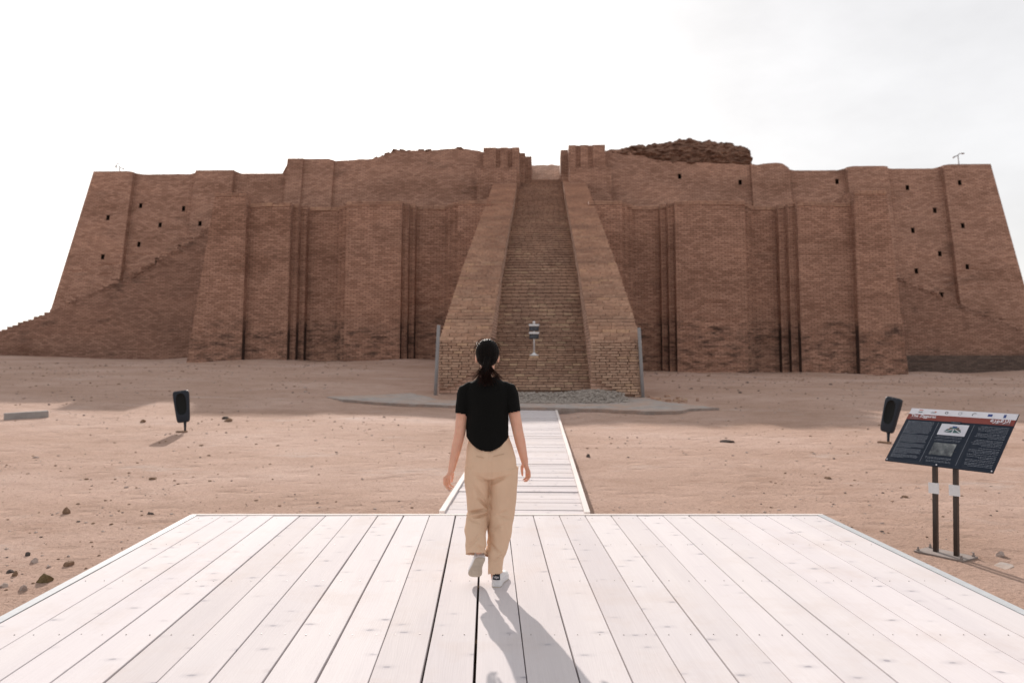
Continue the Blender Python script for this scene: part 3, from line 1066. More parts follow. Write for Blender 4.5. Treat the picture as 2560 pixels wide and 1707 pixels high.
mb = MB()
for i in range(2600):
    x = rng.uniform(-1.6, 3.5)
    y = 23.6 + rng.random() ** 1.4 * 2.0 + 0.2 * nz(x, 0, 0)
    mound_h = 0.14 + 0.20 * sstep(23.5, 25.3, y) + 0.10 * math.exp(-((x - 2.6) / 0.7) ** 2) * sstep(23.4, 24.2, y)
    pebble(mb, x, y, mound_h + rng.uniform(-.02, .02), rng.uniform(0.02, 0.055), 0.7, 5)
tag(mb.build('gravel', M_GRAVEL), 'loose grey gravel heaped at the foot of the brick stairs', 'gravel', kind='stuff')
mb = MB()
vv = []
for j in range(14):
    for i in range(40):
        x, y = -1.9 + i * 0.145, 23.5 + j * 0.2
        h = 0.12 + 0.20 * sstep(23.5, 25.3, y) + 0.10 * math.exp(-((x - 2.6) / 0.7) ** 2) * sstep(23.4, 24.2, y)
        edge = min(i, 39 - i, 4) / 4 * min(j, 3) / 3
        vv.append((x, y, -0.05 + (h + 0.03 * fbm(x * 2, y * 2, 0, 3) + 0.05) * edge))
mb.add(vv, [(j * 40 + i, j * 40 + i + 1, (j + 1) * 40 + i + 1, (j + 1) * 40 + i) for j in range(13) for i in range(39)])
tag(mb.build('gravel_bed', M_GRAVEL, None, True), kind='structure')
# ------------------------------------------------------------------ deck
deck = empty('deck', (-0.08, 7.72, 0.0), R(1.7))
tag(deck, 'wide pale painted plank deck in the foreground', 'deck')
PITCH, X0, NPL = 0.2497, -2.962, 24
SLOPE = math.tan(R(1.7))
GAPS = [0.005, 0.006, 0.009, 0.006, 0.011, 0.007, 0.005, 0.010, 0.012, 0.005, 0.012, 0.014, 0.005, 0.008, 0.007, 0.006, 0.009, 0.005, 0.007, 0.010, 0.006, 0.006, 0.007, 0.006, 0.006]
for i in range(NPL):
    xa, xb = X0 + i * PITCH + GAPS[i] / 2, X0 + (i + 1) * PITCH - GAPS[i + 1] / 2
    yf = -(xa + xb) / 2 * SLOPE - rng.uniform(0.012, 0.03)
    mb = MB()
    rings = []
    NS = 40
    dz = rng.uniform(-0.0015, 0.0015)
    cx = (xa + xb) / 2
    for j in range(NS + 1):
        y = -10.6 + (yf + 10.6) * j / NS
        wa, wb = 0.0022 * nz(y * 0.7, i * 3.1, 0) + 0.0008 * nz(y * 3, i, 4), 0.0022 * nz(y * 0.7, i * 3.1 + 50, 0)
        z = dz + 0.0015 * nz(y * 0.5, i * 1.7, 2)
        a, b = xa + wa - cx, xb + wb - cx
        rings.append([(a, y, -0.036), (b, y, -0.036), (b, y, z - 0.006), (b - 0.0008, y, z - 0.0016), (b - 0.0026, y, z), (a + 0.0026, y, z), (a + 0.0008, y, z - 0.0016), (a, y, z - 0.006)])
    mb.loft(rings)
    o = mb.build('plank', M_DECK, deck)
    o.location = (cx, 0, 0)
# joists under the boards
jy = [4.43 - 7.72 + 1.05 * q for q in range(-7, 4)]
for q, y in enumerate(jy):
    mb = MB()
    mb.box((0.03, y, -0.092), (5.96, 0.05, 0.11))
    mb.build('joist', M_JOIST, deck)
# screws, two to a board on every joist
mb = MB()
for y in jy:
    for i in range(NPL):
        for s_ in (0.24, 0.76):
            x = X0 + (i + s_) * PITCH + rng.uniform(-.008, .008)
            yy = y + rng.uniform(-.008, .008) - x * SLOPE
            mb.prism([(x + 0.0036 * math.cos(a), yy + 0.0036 * math.sin(a)) for a in [q * math.pi / 3 for q in range(6)]], -0.002, 0.0022 + rng.uniform(0, .0006))
tag(mb.build('screws', M_SCREW, deck), kind='stuff')
XE = X0 + NPL * PITCH
for sx, xe in ((-1, X0), (1, XE)):
    mb = MB()
    yf = -xe * SLOPE + 0.06
    mb.box((xe + sx * 0.036, (yf - 10.6) / 2, -0.001), (0.064, 10.6 + yf, 0.006))
    mb.box((xe + sx * 0.065, (yf - 10.6) / 2, -0.088), (0.006, 10.6 + yf, 0.168))
    mb.build('side_trim', M_TRIM, deck)
mb = MB()
ang = Matrix.Rotation(-R(1.7), 3, 'Z')
mb.box((0.034, 0.030, 0.0), (XE - X0 + 0.13, 0.050, 0.008), ang)
mb.box((0.034, 0.058, -0.085), (XE - X0 + 0.13, 0.006, 0.165), ang)
mb.build('front_trim', M_EDGE, deck)

# ------------------------------------------------------------------ walkway
wk = empty('walkway', tuple(zw(-0.25, 7.84, 0)), ZR)
tag(wk, 'narrow boardwalk of crosswise boards running from the deck to the stairs', 'boardwalk')
LW = 22.72 - 7.84
nb = int(LW / 0.212)
for i in range(nb):
    mb = MB()
    g = rng.uniform(0.007, 0.015)
    mb.box((0, 0, -0.014), (1.37, 0.212 - g, 0.028), None, 0.0012)
    o = mb.build('board', M_WALK, wk)
    o.location = (0, 0.106 + i * 0.212, -0.012 + rng.uniform(-.004, .004))
    o.rotation_euler = (rng.uniform(-.012, .012), rng.uniform(-.003, .003), rng.uniform(-.002, .002))
for s_ in (-1, 1):
    y = 0.0
    for L in (4.55, 3.6, 3.6, LW - 11.75):
        mb = MB()
        mb.box((s_ * 0.715, y + L / 2, -0.045), (0.055, L - 0.008, 0.115), None, 0.002)
        mb.build('edge_board', M_EDGE, wk)
        y += L
    mb = MB()
    mb.box((s_ * 0.42, LW / 2, -0.07), (0.06, LW, 0.06))
    mb.build('bearer', M_JOIST, wk)


# ------------------------------------------------------------------ information sign
def text_mesh(txt, size, name, mat, parent, M, align='LEFT'):
    cu = bpy.data.curves.new(name, 'FONT')
    cu.body = txt
    cu.size = size
    cu.align_x = align
    cu.resolution_u = 3
    cu.offset = size * 0.022
    t = bpy.data.objects.new(name, cu)
    COL.objects.link(t)
    dg = bpy.context.evaluated_depsgraph_get()
    me = bpy.data.meshes.new_from_object(t.evaluated_get(dg))
    bpy.data.objects.remove(t)
    me.materials.clear()
    me.materials.append(mat)
    me.transform(M)
    return link(bpy.data.objects.new(name, me), parent)


sg = empty('information_sign', (3.70, 6.83, 0.0))
tag(sg, 'tilted navy information board with red title band on two brown posts', 'sign')
th, ti, SW, SH = -0.9957, 0.805, 0.92, 0.625
tvec = Vector((math.cos(th), math.sin(th), 0)); bvec = Vector((-math.sin(th), math.cos(th), 0))
up = bvec * math.cos(ti) + Vector((0, 0, 1)) * math.sin(ti)
nrm = tvec.cross(up)
BL = Vector((3.336, 7.142, 0.606)) - Vector(sg.location)
SM = Matrix(((tvec.x, up.x, nrm.x, BL.x), (tvec.y, up.y, nrm.y, BL.y), (tvec.z, up.z, nrm.z, BL.z), (0, 0, 0, 1)))


def spiece(name, rects, mat, lift, parent, th_=0.0008):
    mb = MB()
    for (a0, b0, a1, b1) in rects:
        mb.prism([(a0, b0), (a1, b0), (a1, b1), (a0, b1)], lift - th_, lift, SM)
    return mb.build(name, mat, parent)


mb = MB()
mb.prism([(0, 0), (SW, 0), (SW, SH), (0, SH)], -0.010, 0.0, SM)
panel = mb.build('panel', M_NAVY, sg)
spiece('header_band', [(0.0015, 0.556, SW - 0.0015, SH - 0.0015)], M_PWHITE, 0.0012, panel)
spiece('title_band', [(0.0015, 0.492, SW - 0.0015, 0.5555)], M_PRED, 0.0012, panel)
spiece('tab', [(0.405, 0.476, 0.50, 0.497)], M_NAVY, 0.0022, panel)
T0 = lambda a, b, l=0.0026: SM @ Matrix.Translation((a, b, l))
text_mesh('The Ziggurat', 0.044, 'title_text', M_PWHITE, panel, T0(0.030, 0.522))
text_mesh('\ufe93\ufead\ufeee\ufed7\ufeb0\ufedf\ufe8d', 0.062, 'arabic_title_text', M_PWHITE, panel, T0(0.885, 0.522), 'RIGHT')


def words(a0, a1, b, h, right=False, ragged_=0.0, wmin=0.006, wmax=0.024):
    out = []
    end = a1 - rng.random() * ragged_ * (a1 - a0)
    a = a0
    while a < end - wmin:
        w = min(rng.uniform(wmin, wmax), end - a)
        # letters of uneven height within a word
        x = a
        while x < a + w - 0.001:
            lw = min(rng.uniform(0.003, 0.0055), a + w - x)
            hh = h * rng.choice((0.55, 0.6, 0.65, 0.95))
            out.append((x, b, x + lw * 0.78, b + hh))
            x += lw
        a += w + rng.uniform(0.003, 0.005)
    if right:
        out = [(a0 + a1 - q[2], q[1], a0 + a1 - q[0], q[3]) for q in out]
    return out


tx = words(0.032, 0.14, 0.503, 0.009, False, 0.1) + words(0.76, 0.885, 0.503, 0.009, True, 0.1) + words(0.415, 0.49, 0.482, 0.008)
spiece('subtitle_text', tx, M_PGREY, 0.0026, panel)
tx = []
b = 0.468
for n in (14, 9, 5, 6, 4):
    for q in range(n):
        tx += words(0.030, 0.282, b, 0.0062, False, 0.06 if q < n - 1 else 0.6)
        b -= 0.01075
    b -= 0.0050
spiece('english_text', tx, M_PGREY, 0.0016, panel)
tx = []
b = 0.462
for n in (5, 4, 0, 5, 0, 1, 3, 1, 2, 2, 3):
    for q in range(n):
        tx += words(0.645, 0.895, b, 0.0058, True, 0.1 if q < n - 1 else 0.55, 0.008, 0.03)
        b -= 0.0148
    b -= 0.0050
spiece('arabic_text', tx, M_PGREY, 0.0016, panel)
tx = []
for b in (0.322, 0.309, 0.288, 0.275, 0.088, 0.076, 0.055, 0.043):
    tx += words(0.335 + rng.uniform(0, .02), 0.575 - rng.uniform(0, .02), b, 0.0055)
spiece('caption_text', tx, M_PGREY, 0.0016, panel)
spiece('divider', [(0.306, 0.03, 0.3085, 0.475)], M_PGREY, 0.0016, panel)
spiece('divider', [(0.612, 0.03, 0.6145, 0.475)], M_PGREY, 0.0016, panel)
pic = spiece('picture', [(0.340, 0.340, 0.575, 0.466)], M_PSKY, 0.0016, panel)
mb = MB()
for poly in ([(0.385, 0.372), (0.535, 0.372), (0.520, 0.410), (0.405, 0.410)], [(0.415, 0.4105), (0.510, 0.4105), (0.500, 0.430), (0.428, 0.430)]):
    mb.prism(poly, 0.0016, 0.0024, SM)
mb.build('printed_terraces', M_PGREEN, panel)
spiece('printed_temple', [(0.443, 0.4305, 0.482, 0.4440)], M_PBLUE, 0.0024, panel)
spiece('printed_roofline', [(0.418, 0.4300, 0.440, 0.4330), (0.484, 0.4300, 0.505, 0.4330), (0.41, 0.4085, 0.52, 0.4115)], M_ORANGE, 0.0028, panel)
mb = MB()
for poly in ([(0.455, 0.368), (0.463, 0.368), (0.466, 0.412), (0.461, 0.412)], [(0.375, 0.366), (0.386, 0.366), (0.462, 0.411), (0.456, 0.412)], [(0.536, 0.366), (0.548, 0.366), (0.474, 0.412), (0.468, 0.411)]):
    mb.prism(poly, 0.0024, 0.0030, SM)
mb.build('printed_stairs', M_PWHITE, panel)
spiece('photo', [(0.352, 0.118, 0.545, 0.252)], M_PHOTO, 0.0016, panel)
# marks along the header
spiece('flag_mark', [(0.080, 0.600, 0.118, 0.609)], M_ORANGE, 0.0022, panel)
spiece('flag_mark', [(0.080, 0.577, 0.118, 0.586)], M_PGREEN, 0.0022, panel)
spiece('emblem_mark', [(0.195, 0.578, 0.238, 0.584), (0.200, 0.587, 0.225, 0.591)], M_PGREY, 0.0022, panel)
spiece('emblem_mark', [(0.226, 0.588, 0.244, 0.598)], M_ORANGE, 0.0022, panel)


def ring_mark(a, b, r, w, a0, a1, mat):
    mb = MB()
    n = 18
    for i in range(n):
        q0, q1 = a0 + (a1 - a0) * i / n, a0 + (a1 - a0) * (i + 1) / n
        mb.prism([(a + r * math.cos(q0), b + r * math.sin(q0)), (a + r * math.cos(q1), b + r * math.sin(q1)), (a + (r - w) * math.cos(q1), b + (r - w) * math.sin(q1)), (a + (r - w) * math.cos(q0), b + (r - w) * math.sin(q0))][::-1], 0.0014, 0.0022, SM)
    mb.build('ring_mark', mat, panel)


ring_mark(0.335, 0.590, 0.014, 0.005, 0, 2 * math.pi, M_PANEL)
ring_mark(0.452, 0.590, 0.016, 0.003, 0, 2 * math.pi, M_PGREY)
ring_mark(0.575, 0.586, 0.020, 0.005, 0.9, 3.9, M_PANEL)
spiece('flag_mark', [(0.685, 0.577, 0.722, 0.604)], M_PBLUE, 0.0022, panel)
spiece('flag_mark', [(0.812, 0.572, 0.832, 0.607)], M_PBLUE, 0.0022, panel)
for (a, b) in ((0.014, 0.014), (0.46, 0.014), (SW - 0.014, 0.014), (0.014, SH - 0.014), (0.46, SH - 0.014), (SW - 0.014, SH - 0.014)):
    mb = MB()
    mb.prism([(a + 0.006 * math.cos(q * math.pi / 4), b + 0.006 * math.sin(q * math.pi / 4)) for q in range(8)], 0.0, 0.0045, SM)
    mb.build('screw', M_PWHITE, panel)
# posts run up to the underside of the board
cen = BL + tvec * (SW / 2)
SGZ = gz(3.7, 6.83)
for s_ in (-0.088, 0.088):
    p = cen + bvec * 0.135 + tvec * (s_ + 0.006)
    ztop = BL.z + 0.135 * math.tan(ti) - 0.016
    rot = Matrix.Rotation(th, 3, 'Z')
    mb = MB()
    z0 = SGZ + 0.012
    mb.box((p.x, p.y, (ztop + z0) / 2), (0.036, 0.036, ztop - z0), rot)
    post = bevel_mod(mb.build('post', M_POST, sg), 0.003)
    q = p - bvec * 0.024
    mb = MB()
    mb.box((q.x, q.y, 0.40 + (0.0 if s_ < 0 else 0.005)), (0.092, 0.004, 0.092), rot @ Matrix.Rotation(R(-1.5), 3, 'Y'))
    pl_ = mb.build('tag_plate', M_WHITE, sg)
    pl_['label'] = 'small blank white square plate'
mb = MB()
pc = cen + bvec * 0.135
mb.box((pc.x, pc.y, SGZ + 0.006), (0.42, 0.24, 0.012), Matrix.Rotation(th, 3, 'Z'))
bp = mb.build('base_plate', M_PLATE, sg)
for a in (-0.185, 0.185):
    for b_ in (-0.095, 0.095):
        q = pc + tvec * a + bvec * b_
        mb = MB()
        mb.tube([(q.x, q.y, SGZ + 0.011), (q.x, q.y, SGZ + 0.045)], 0.008, 8)
        mb.tube([(q.x, q.y, SGZ + 0.0115), (q.x, q.y, SGZ + 0.026)], 0.014, 6)
        mb.build('bolt', M_PLATE, sg)
# footing slab under the sign
mb = MB()
q = pc + tvec * 0.20 - bvec * 0.03
n = 22
pts = []
for i in range(n):
    a = 2 * math.pi * i / n
    r = 1.0 + 0.14 * nz(i * 0.9, 3, 1)
    w = tvec * (0.30 * r * max(-1, min(1, 1.25 * math.cos(a)))) + bvec * (0.21 * r * max(-1, min(1, 1.25 * math.sin(a))))
    pts.append((q.x + w.x, q.y + w.y))
mb.prism(pts, SGZ - 0.06, SGZ - 0.006)
mb.build('footing', M_CONC, sg)


# ------------------------------------------------------------------ floodlights
def floodlight(loc, yaw, lean, roll, label):
    t = empty('floodlight', loc, yaw)
    tag(t, label, 'floodlight', 'floodlights aimed at the ziggurat')
    M = Matrix.Translation((0, 0, 0.20)) @ Matrix.Rotation(lean, 4, 'X') @ Matrix.Rotation(roll, 4, 'Y')

    def outline(inset, n=48):
        pts = []
        for i in range(n):
            a = 2 * math.pi * i / n
            ca, sa = math.cos(a), math.sin(a)
            e = 0.26
            x = math.copysign(abs(ca) ** e, ca); z = math.copysign(abs(sa) ** e, sa)
            zz = 0.335 + z * (0.335 - inset)
            hw = 0.128 + 0.042 * zz / 0.67
            pts.append((x * (hw - inset), zz))
        return pts

    def oval(rx, rz, n=48):
        pts = []
        for i in range(n):
            a = 2 * math.pi * i / n
            ca, sa = math.cos(a), math.sin(a)
            pts.append((rx * math.copysign(abs(ca) ** 0.75, ca), 0.385 + rz * math.copysign(abs(sa) ** 0.75, sa)))
        return pts
    mb = MB()
    rings = []
    for ins, y in ((0.030, 0.055), (0.006, 0.045), (0.0, 0.02), (0.0, -0.03), (0.008, -0.050), (0.022, -0.056)):
        rings.append([M @ Vector((x, y, z)) for x, z in outline(ins)])
    rings.append([M @ Vector((x, -0.056, z)) for x, z in oval(0.105, 0.225)])
    mb.loft(rings, False)
    b0 = len(mb.v)
    mb.add(rings[0], [tuple(range(48))])
    bevel = mb.build('housing', M_LAMP, t, True)
    mb = MB()
    rr = [[M @ Vector((x, y, z)) for x, z in oval(rx, rz)] for rx, rz, y in ((0.1045, 0.2245, -0.0555), (0.095, 0.214, -0.040), (0.06, 0.17, -0.028), (0.01, 0.05, -0.024))]
    mb.loft(rr, False)
    mb.add(rr[-1], [tuple(range(48))])
    mb.build('recess', M_LAMPIN, t, True)
    mb = MB()
    mb.box(tuple(M @ Vector((0, -0.05, 0.645))), (0.024, 0.012, 0.016))
    bevel_mod(mb.build('clip', M_PIPE, t))
    mb = MB()
    p0, p1 = M @ Vector((0.03, 0.0, 0.03)), Vector((0.03, 0.0, -0.05))
    mb.tube([p0, (p0 + p1) / 2, p1], [0.034, 0.024, 0.018], 10)
    mb.build('stem', M_LAMP, t, True)
    mb = MB()
    mb.box((-0.03, -0.03, 0.012), (0.22, 0.10, 0.035), Matrix.Rotation(0.2, 3, 'Z'), 0.004)
    bevel_mod(mb.build('bracket', M_ROCK_BROWN, t))
    return t


floodlight((-6.88, 16.72, gz(-6.88, 16.72)), 0.10, R(-6), R(-7.5), 'dark slab floodlight on short stem standing on the left sand')
floodlight((7.02, 14.95, gz(7.02, 14.95)), R(-62), R(-8), R(9), 'dark slab floodlight turned sideways behind the information board')

# ------------------------------------------------------------------ concrete block on the left
mb = MB()
mb.box((0, 0, 0.06), (0.92, 0.16, 0.20), None, 0.008)
blk = bevel_mod(mb.build('concrete_block', M_BLOCK), 0.012)
blk.location = (-11.75, 19.3, gz(-11.75, 19.3) + 0.0)
blk.rotation_euler = (0.02, -0.03, R(38))
tag(blk, 'grey concrete kerb block lying on the sand at far left', 'block')

# ------------------------------------------------------------------ pipes beside the stair piers
for x, y, lean, lab in ((-2.44, 25.3, 0.045, 'grey metal pipe standing left of the staircase'), (4.16, 25.25, -0.055, 'grey metal pipe standing right of the staircase')):
    mb = MB()
    z0 = gz(x, y) - 0.2
    mb.tube([(0, 0, 0), (lean * 1.2, 0, 1.2), (lean * 2.38, 0, 2.38), (lean * 2.42, 0, 2.42)], [0.055, 0.055, 0.055, 0.045], 14)
    p = mb.build('metal_pipe', M_PIPE, None, True)
    p.location = (x, y, z0)
    tag(p, lab, 'pipe')

# ------------------------------------------------------------------ notice stand on the steps
sv, sz = [(v, z) for v, z in STEPS if z + 2 * CH < 1.50][-1]
sz += 2 * CH
st = empty('notice_stand', tuple(zw(-0.2, sv + 0.16, sz + 0.085)), ZR)
tag(st, 'white stand with two dark notice panels on the brick steps', 'notice stand')
mb = MB()
mb.tube([(0, 0, 0), (0, 0, 0.025), (0, 0, 0.06), (0, 0, 0.11)], [0.165, 0.165, 0.07, 0.03], 24)
mb.build('base', M_WHITE, st, True)
mb = MB()
mb.tube([(0, 0, 0.10), (0, 0, 1.12)], 0.026, 14)
mb.build('pole', M_WHITE, st, True)
mb = MB()
mb.ell((0, 0, 1.15), (0.048, 0.048, 0.048))
mb.build('finial', M_WHITE, st, True)
for z in (0.59, 0.86):
    mb = MB(); mb.box((0, -0.035, z + 0.075), (0.335, 0.012, 0.165))
    pn = bevel_mod(mb.build('panel', M_PANEL, st))
    mb = MB(); mb.box((0, -0.035, z + 0.20), (0.355, 0.02, 0.068))
    bevel_mod(mb.build('strip', M_WHITE, st))
    mb = MB()
    for q in range(3):
        for (a0, b0, a1, b1) in words(-0.13, 0.13, z + 0.035 + q * 0.04, 0.014, q == 2, 0.2, 0.03, 0.07):
            mb.box(((a0 + a1) / 2, -0.0424, (b0 + b1) / 2), (a1 - a0, 0.002, b1 - b0))
    mb.build('notice_text', M_PGREY, pn)
b = bpy.data.objects.new('loose_brick', BRV[10])
link(b)
b.location = tuple(zw(-0.2, sv + 0.13, sz + 0.0425))
b.rotation_euler = (0, 0, ZR + 0.03)
b.scale = (1.05, 1.2, 1.0)
tag(b, 'yellowish brick under the foot of the white notice stand', 'brick')


# ------------------------------------------------------------------ lamp masts on the terrace corners
def mast(u, label, parts):
    t = empty('lamp_mast', tuple(zw(u, 57.9, 14.5)), ZR)
    tag(t, label, 'lamp mast', 'lamp masts on the terrace')
    for name, pts, r in parts:
        mb = MB()
        mb.tube(pts, r * 1.35, 8)
        mb.build(name, M_PIPE, t, True)


mast(-31.2, 'thin lamp mast with drooping head above the left terrace corner', [('pole', [(0, 0, 0), (0.0, 0, 1.05)], 0.028), ('arm', [(0, 0, 1.02), (-0.06, 0, 1.22), (-0.14, 0, 1.32), (-0.22, 0, 1.28), (-0.26, 0, 1.16)], 0.022),
     ('lamp_head', [(-0.26, 0, 1.16), (-0.265, 0, 0.98)], 0.045), ('side_arm', [(0, 0, 1.02), (0.32, 0, 0.88)], 0.022), ('lamp_head', [(0.24, 0, 0.91), (0.36, 0, 0.87)], 0.035)])
mast(30.05, 'thin lamp mast with two spread arms above the right terrace corner', [('pole', [(0.02, 0, 0), (-0.11, 0, 1.40)], 0.03), ('arm', [(-0.11, 0, 1.38), (0.02, 0, 1.50), (0.22, 0, 1.50)], 0.024),
     ('lamp_head', [(0.14, 0, 1.505), (0.34, 0, 1.50)], 0.04), ('side_arm', [(-0.11, 0, 1.38), (-0.32, 0, 1.29)], 0.022), ('lamp_head', [(-0.28, 0, 1.31), (-0.46, 0, 1.20)], 0.036)])


# ------------------------------------------------------------------ rocks and pebbles
def rock(name, x, y, s_, mat, label, cat='rock', group=None, seed=0, sink=0.25, cuts=7):
    bm = bmesh.new()
    bmesh.ops.create_icosphere(bm, subdivisions=3, radius=1.0)
    r2 = random.Random(seed)
    planes = [(Vector((r2.uniform(-1, 1), r2.uniform(-1, 1), r2.uniform(-.6, 1))).normalized(), r2.uniform(0.45, 0.8)) for _ in range(cuts)]
    for v in bm.verts:
        p = v.co
        for n_, d in planes:
            e = p.dot(n_) - d
            if e > 0: p -= n_ * e
        p += p.normalized() * (0.07 * mnoise.noise(p * 2.3 + Vector((seed, 0, 0))) + 0.04 * mnoise.noise(p * 6 + Vector((0, seed, 0))))
        v.co = Vector((p.x * s_[0], p.y * s_[1], p.z * s_[2]))
    me = bpy.data.meshes.new(name)
    bm.to_mesh(me); bm.free()
    me.materials.append(mat)
    o = link(bpy.data.objects.new(name, me))
    o.location = (x, y, gz(x, y) + s_[2] * (0.75 - sink))
    o.rotation_euler = (0, 0, r2.uniform(0, 6.28))
    return tag(o, label, cat, group)


RK = [
    (-3.535, 6.06, (0.098, 0.085, 0.080), M_ROCK_MUD, 'large notched olive brown clod against the left deck edge'),
    (-3.56, 5.84, (0.062, 0.055, 0.055), M_ROCK_PALE, 'pale rock in front of the olive clod by the deck edge'),
    (-3.76, 5.92, (0.068, 0.045, 0.036), M_ROCK_PALE, 'flat pale rock just left of the olive clod'),
    (-3.61, 6.52, (0.062, 0.060, 0.050), M_ROCK_BROWN, 'dark brown rock alone near the left deck edge'),
    (-3.95, 6.62, (0.055, 0.050, 0.045), M_ROCK_PALE, 'rounded pinkish rock behind the rock cluster'),
    (-3.74, 6.46, (0.040, 0.035, 0.032), M_ROCK_PALE, 'small pink rock between the dark brown rock and the cluster'),
    (-3.99, 6.16, (0.085, 0.070, 0.055), M_ROCK_PALE, 'big pale rock at the left border of the picture'),
    (-3.86, 6.22, (0.045, 0.045, 0.045), M_ROCK_BROWN, 'brown rock beside the big pale border rock'),
    (-3.95, 6.30, (0.055, 0.040, 0.034), M_ROCK_DARK, 'grey rock behind the big pale border rock'),
    (-4.15, 6.85, (0.045, 0.040, 0.036), M_ROCK_DARK, 'dark rock farthest left above the cluster'),
    (-3.78, 6.82, (0.030, 0.026, 0.022), M_ROCK_PALE, 'tiny white rock above the dark brown rock'),
    (-4.82, 8.66, (0.055, 0.050, 0.085), M_ROCK_BROWN, 'upright brown stone on the sand left of the deck'),
    (-3.90, 8.62, (0.060, 0.030, 0.028), M_ROCK_DARK, 'thin dark stone near the far left deck corner'),
    (-6.72, 18.9, (0.13, 0.11, 0.085), M_ROCK_BROWN, 'reddish stone on the sand right of the left floodlight'),
    (-6.98, 19.4, (0.17, 0.09, 0.06), M_ROCK_DARK, 'flat dark stone right of the left floodlight'),
    (-8.60, 18.6, (0.10, 0.09, 0.07), M_ROCK_BROWN, 'lone rust coloured stone left of the left floodlight'),
    (4.10, 15.1, (0.20, 0.10, 0.045), M_ROCK_DARK, 'flat grey slab fragment on the sand right of the walkway'),
    (1.25, 13.2, (0.055, 0.05, 0.05), M_ROCK_DARK, 'single dark stone near the right walkway edge'),
    (4.15, 6.80, (0.11, 0.07, 0.055), M_ROCK_PALE, 'pale rock behind the foot of the information board'),
]
for i, (x, y, s_, m_, lab) in enumerate(RK):
    rock('rock', x, y, tuple(q * (0.68 if y < 7 else 0.85) for q in s_), m_, lab, seed=i * 7 + 3, cuts=11, sink=0.45)

mbs = {'pale': MB(), 'dark': MB(), 'brown': MB()}
cnt = 0
while cnt < 5600:
    y = 3.0 + 43 * rng.random() ** 1.9
    hw = 0.70 * y + 1.0
    x = rng.uniform(-hw, hw)
    if abs(x + 0.08) < 3.15 and y < 7.9: continue
    wx = x - (-0.25 + y * 0.035)
    if abs(wx) < 0.85 and y < 23: continue
    if -6 < x < 6 and y > 20.8: continue
    dens = 0.35 + 0.9 * nz(x * 0.35, y * 0.3, 3) + (0.5 if x < -3.2 and y < 9 else 0) + (0.35 if y > 22 else 0)
    if rng.random() > dens: continue
    s_ = (0.003 + 0.008 * rng.random() ** 4) * (1 + y * 0.12)
    if rng.random() < 0.02: s_ *= 2.2
    kk = rng.choice(('pale', 'pale', 'dark', 'brown', 'brown'))
    pebble(mbs[kk], x, y, gz(x, y), s_, 0.6, 5)
    cnt += 1
for kk, m_ in (('pale', M_ROCK_PALE), ('dark', M_ROCK_DARK), ('brown', M_ROCK_BROWN)):
    tag(mbs[kk].build('pebbles', m_), {'pale': 'scattered tiny pale pebbles on the sand', 'dark': 'scattered tiny dark pebbles on the sand', 'brown': 'scattered tiny brown brick chips on the sand'}[kk], 'pebbles', kind='stuff')
# brick rubble below the right-hand pier
mb = MB()
for i in range(60):
    x, y = 4.3 + abs(rng.gauss(0, 0.55)), 24.6 + rng.gauss(0, 0.5)
    s_ = rng.uniform(0.03, 0.10)
    mb.cr = rng.random()
    mb.box((x, y, gz(x, y) + s_ * 0.2), (s_ * 1.4, s_, s_ * 0.7), Matrix.Rotation(rng.uniform(0, 3), 3, 'Z') @ Matrix.Rotation(rng.uniform(-.4, .4), 3, 'X'), s_ * .12)
tag(mb.build('brick_rubble', M_BRICK), 'broken brick bits heaped beside the right pier', 'rubble', kind='stuff')

# ------------------------------------------------------------------ person walking away
PO = Vector((-0.13, 5.35, 0.0))


def P(px, py, dy=0.0):
    """a point of the figure: photo-measured offsets turned into metres at the figure's own distance"""
    Y = PO.y + dy
    return Vector(((px - 1280) / 1991 * Y - PO.x, dy, EYE - (py - 889) / 1991 * Y))


def m_skin():
    k = NT('skin', 0.5, 0.35)
    tc = k.n('TexCoord').outputs['Object']
    n = k.noise(tc, 18, 4)
    c = k.ramp(n, [(0.3, (0.62, 0.335, 0.235)), (0.7, (0.70, 0.40, 0.29))])
    k.b.inputs['Subsurface Weight'].default_value = 0.25
    k.b.inputs['Subsurface Radius'].default_value = (1.0, 0.3, 0.15)
    k.b.inputs['Subsurface Scale'].default_value = 0.012
    return k.out(c, k.bump(k.noise(tc, 160, 3), 0.0006))


def m_cloth(name, col, rough, weave, transl=0.0, tcol=None, var=0.1, sheen=0.0):
    k = NT(name, rough, 0.15)
    tc = k.n('TexCoord').outputs['Object']
    n = k.noise(tc, 7, 4)
    c = k.ramp(n, [(0.3, [x * (1 - var) for x in col]), (0.7, [x * (1 + var) for x in col])])
    w = k.n('TexWave', wave_type='BANDS', bands_direction='DIAGONAL', Scale=weave, Distortion=1.5)
    k.l(tc, w.inputs['Vector'])
    nb = k.bump(w.outputs['Fac'], 0.0006, 0.5)
    nb = k.bump(k.noise(k.mapping(tc, (9, 9, 5)), 1.0, 5, 0.6), 0.010, 0.5, nb)
    m = k.out(c, nb)
    k.b.inputs['Sheen Weight'].default_value = sheen
    if transl:
        t = k.n('BsdfTranslucent')
        t.inputs['Color'].default_value = (*tcol, 1)
        mx = k.n('MixShader')
        mx.inputs[0].default_value = transl
        o = [q for q in k.t.nodes if q.type == 'OUTPUT_MATERIAL'][0]
        k.l(k.b.outputs[0], mx.inputs[1]); k.l(t.outputs[0], mx.inputs[2]); k.l(mx.outputs[0], o.inputs['Surface'])
    return m


def m_hair():
    k = NT('hair', 0.55, 0.06)
    tc = k.n('TexCoord').outputs['Object']
    n = k.noise(k.mapping(tc, (150, 60, 12)), 1.0, 4)
    c = k.ramp(n, [(0.3, (0.0035, 0.003, 0.003)), (0.7, (0.010, 0.007, 0.006))])
    return k.out(c, k.bump(n, 0.006))


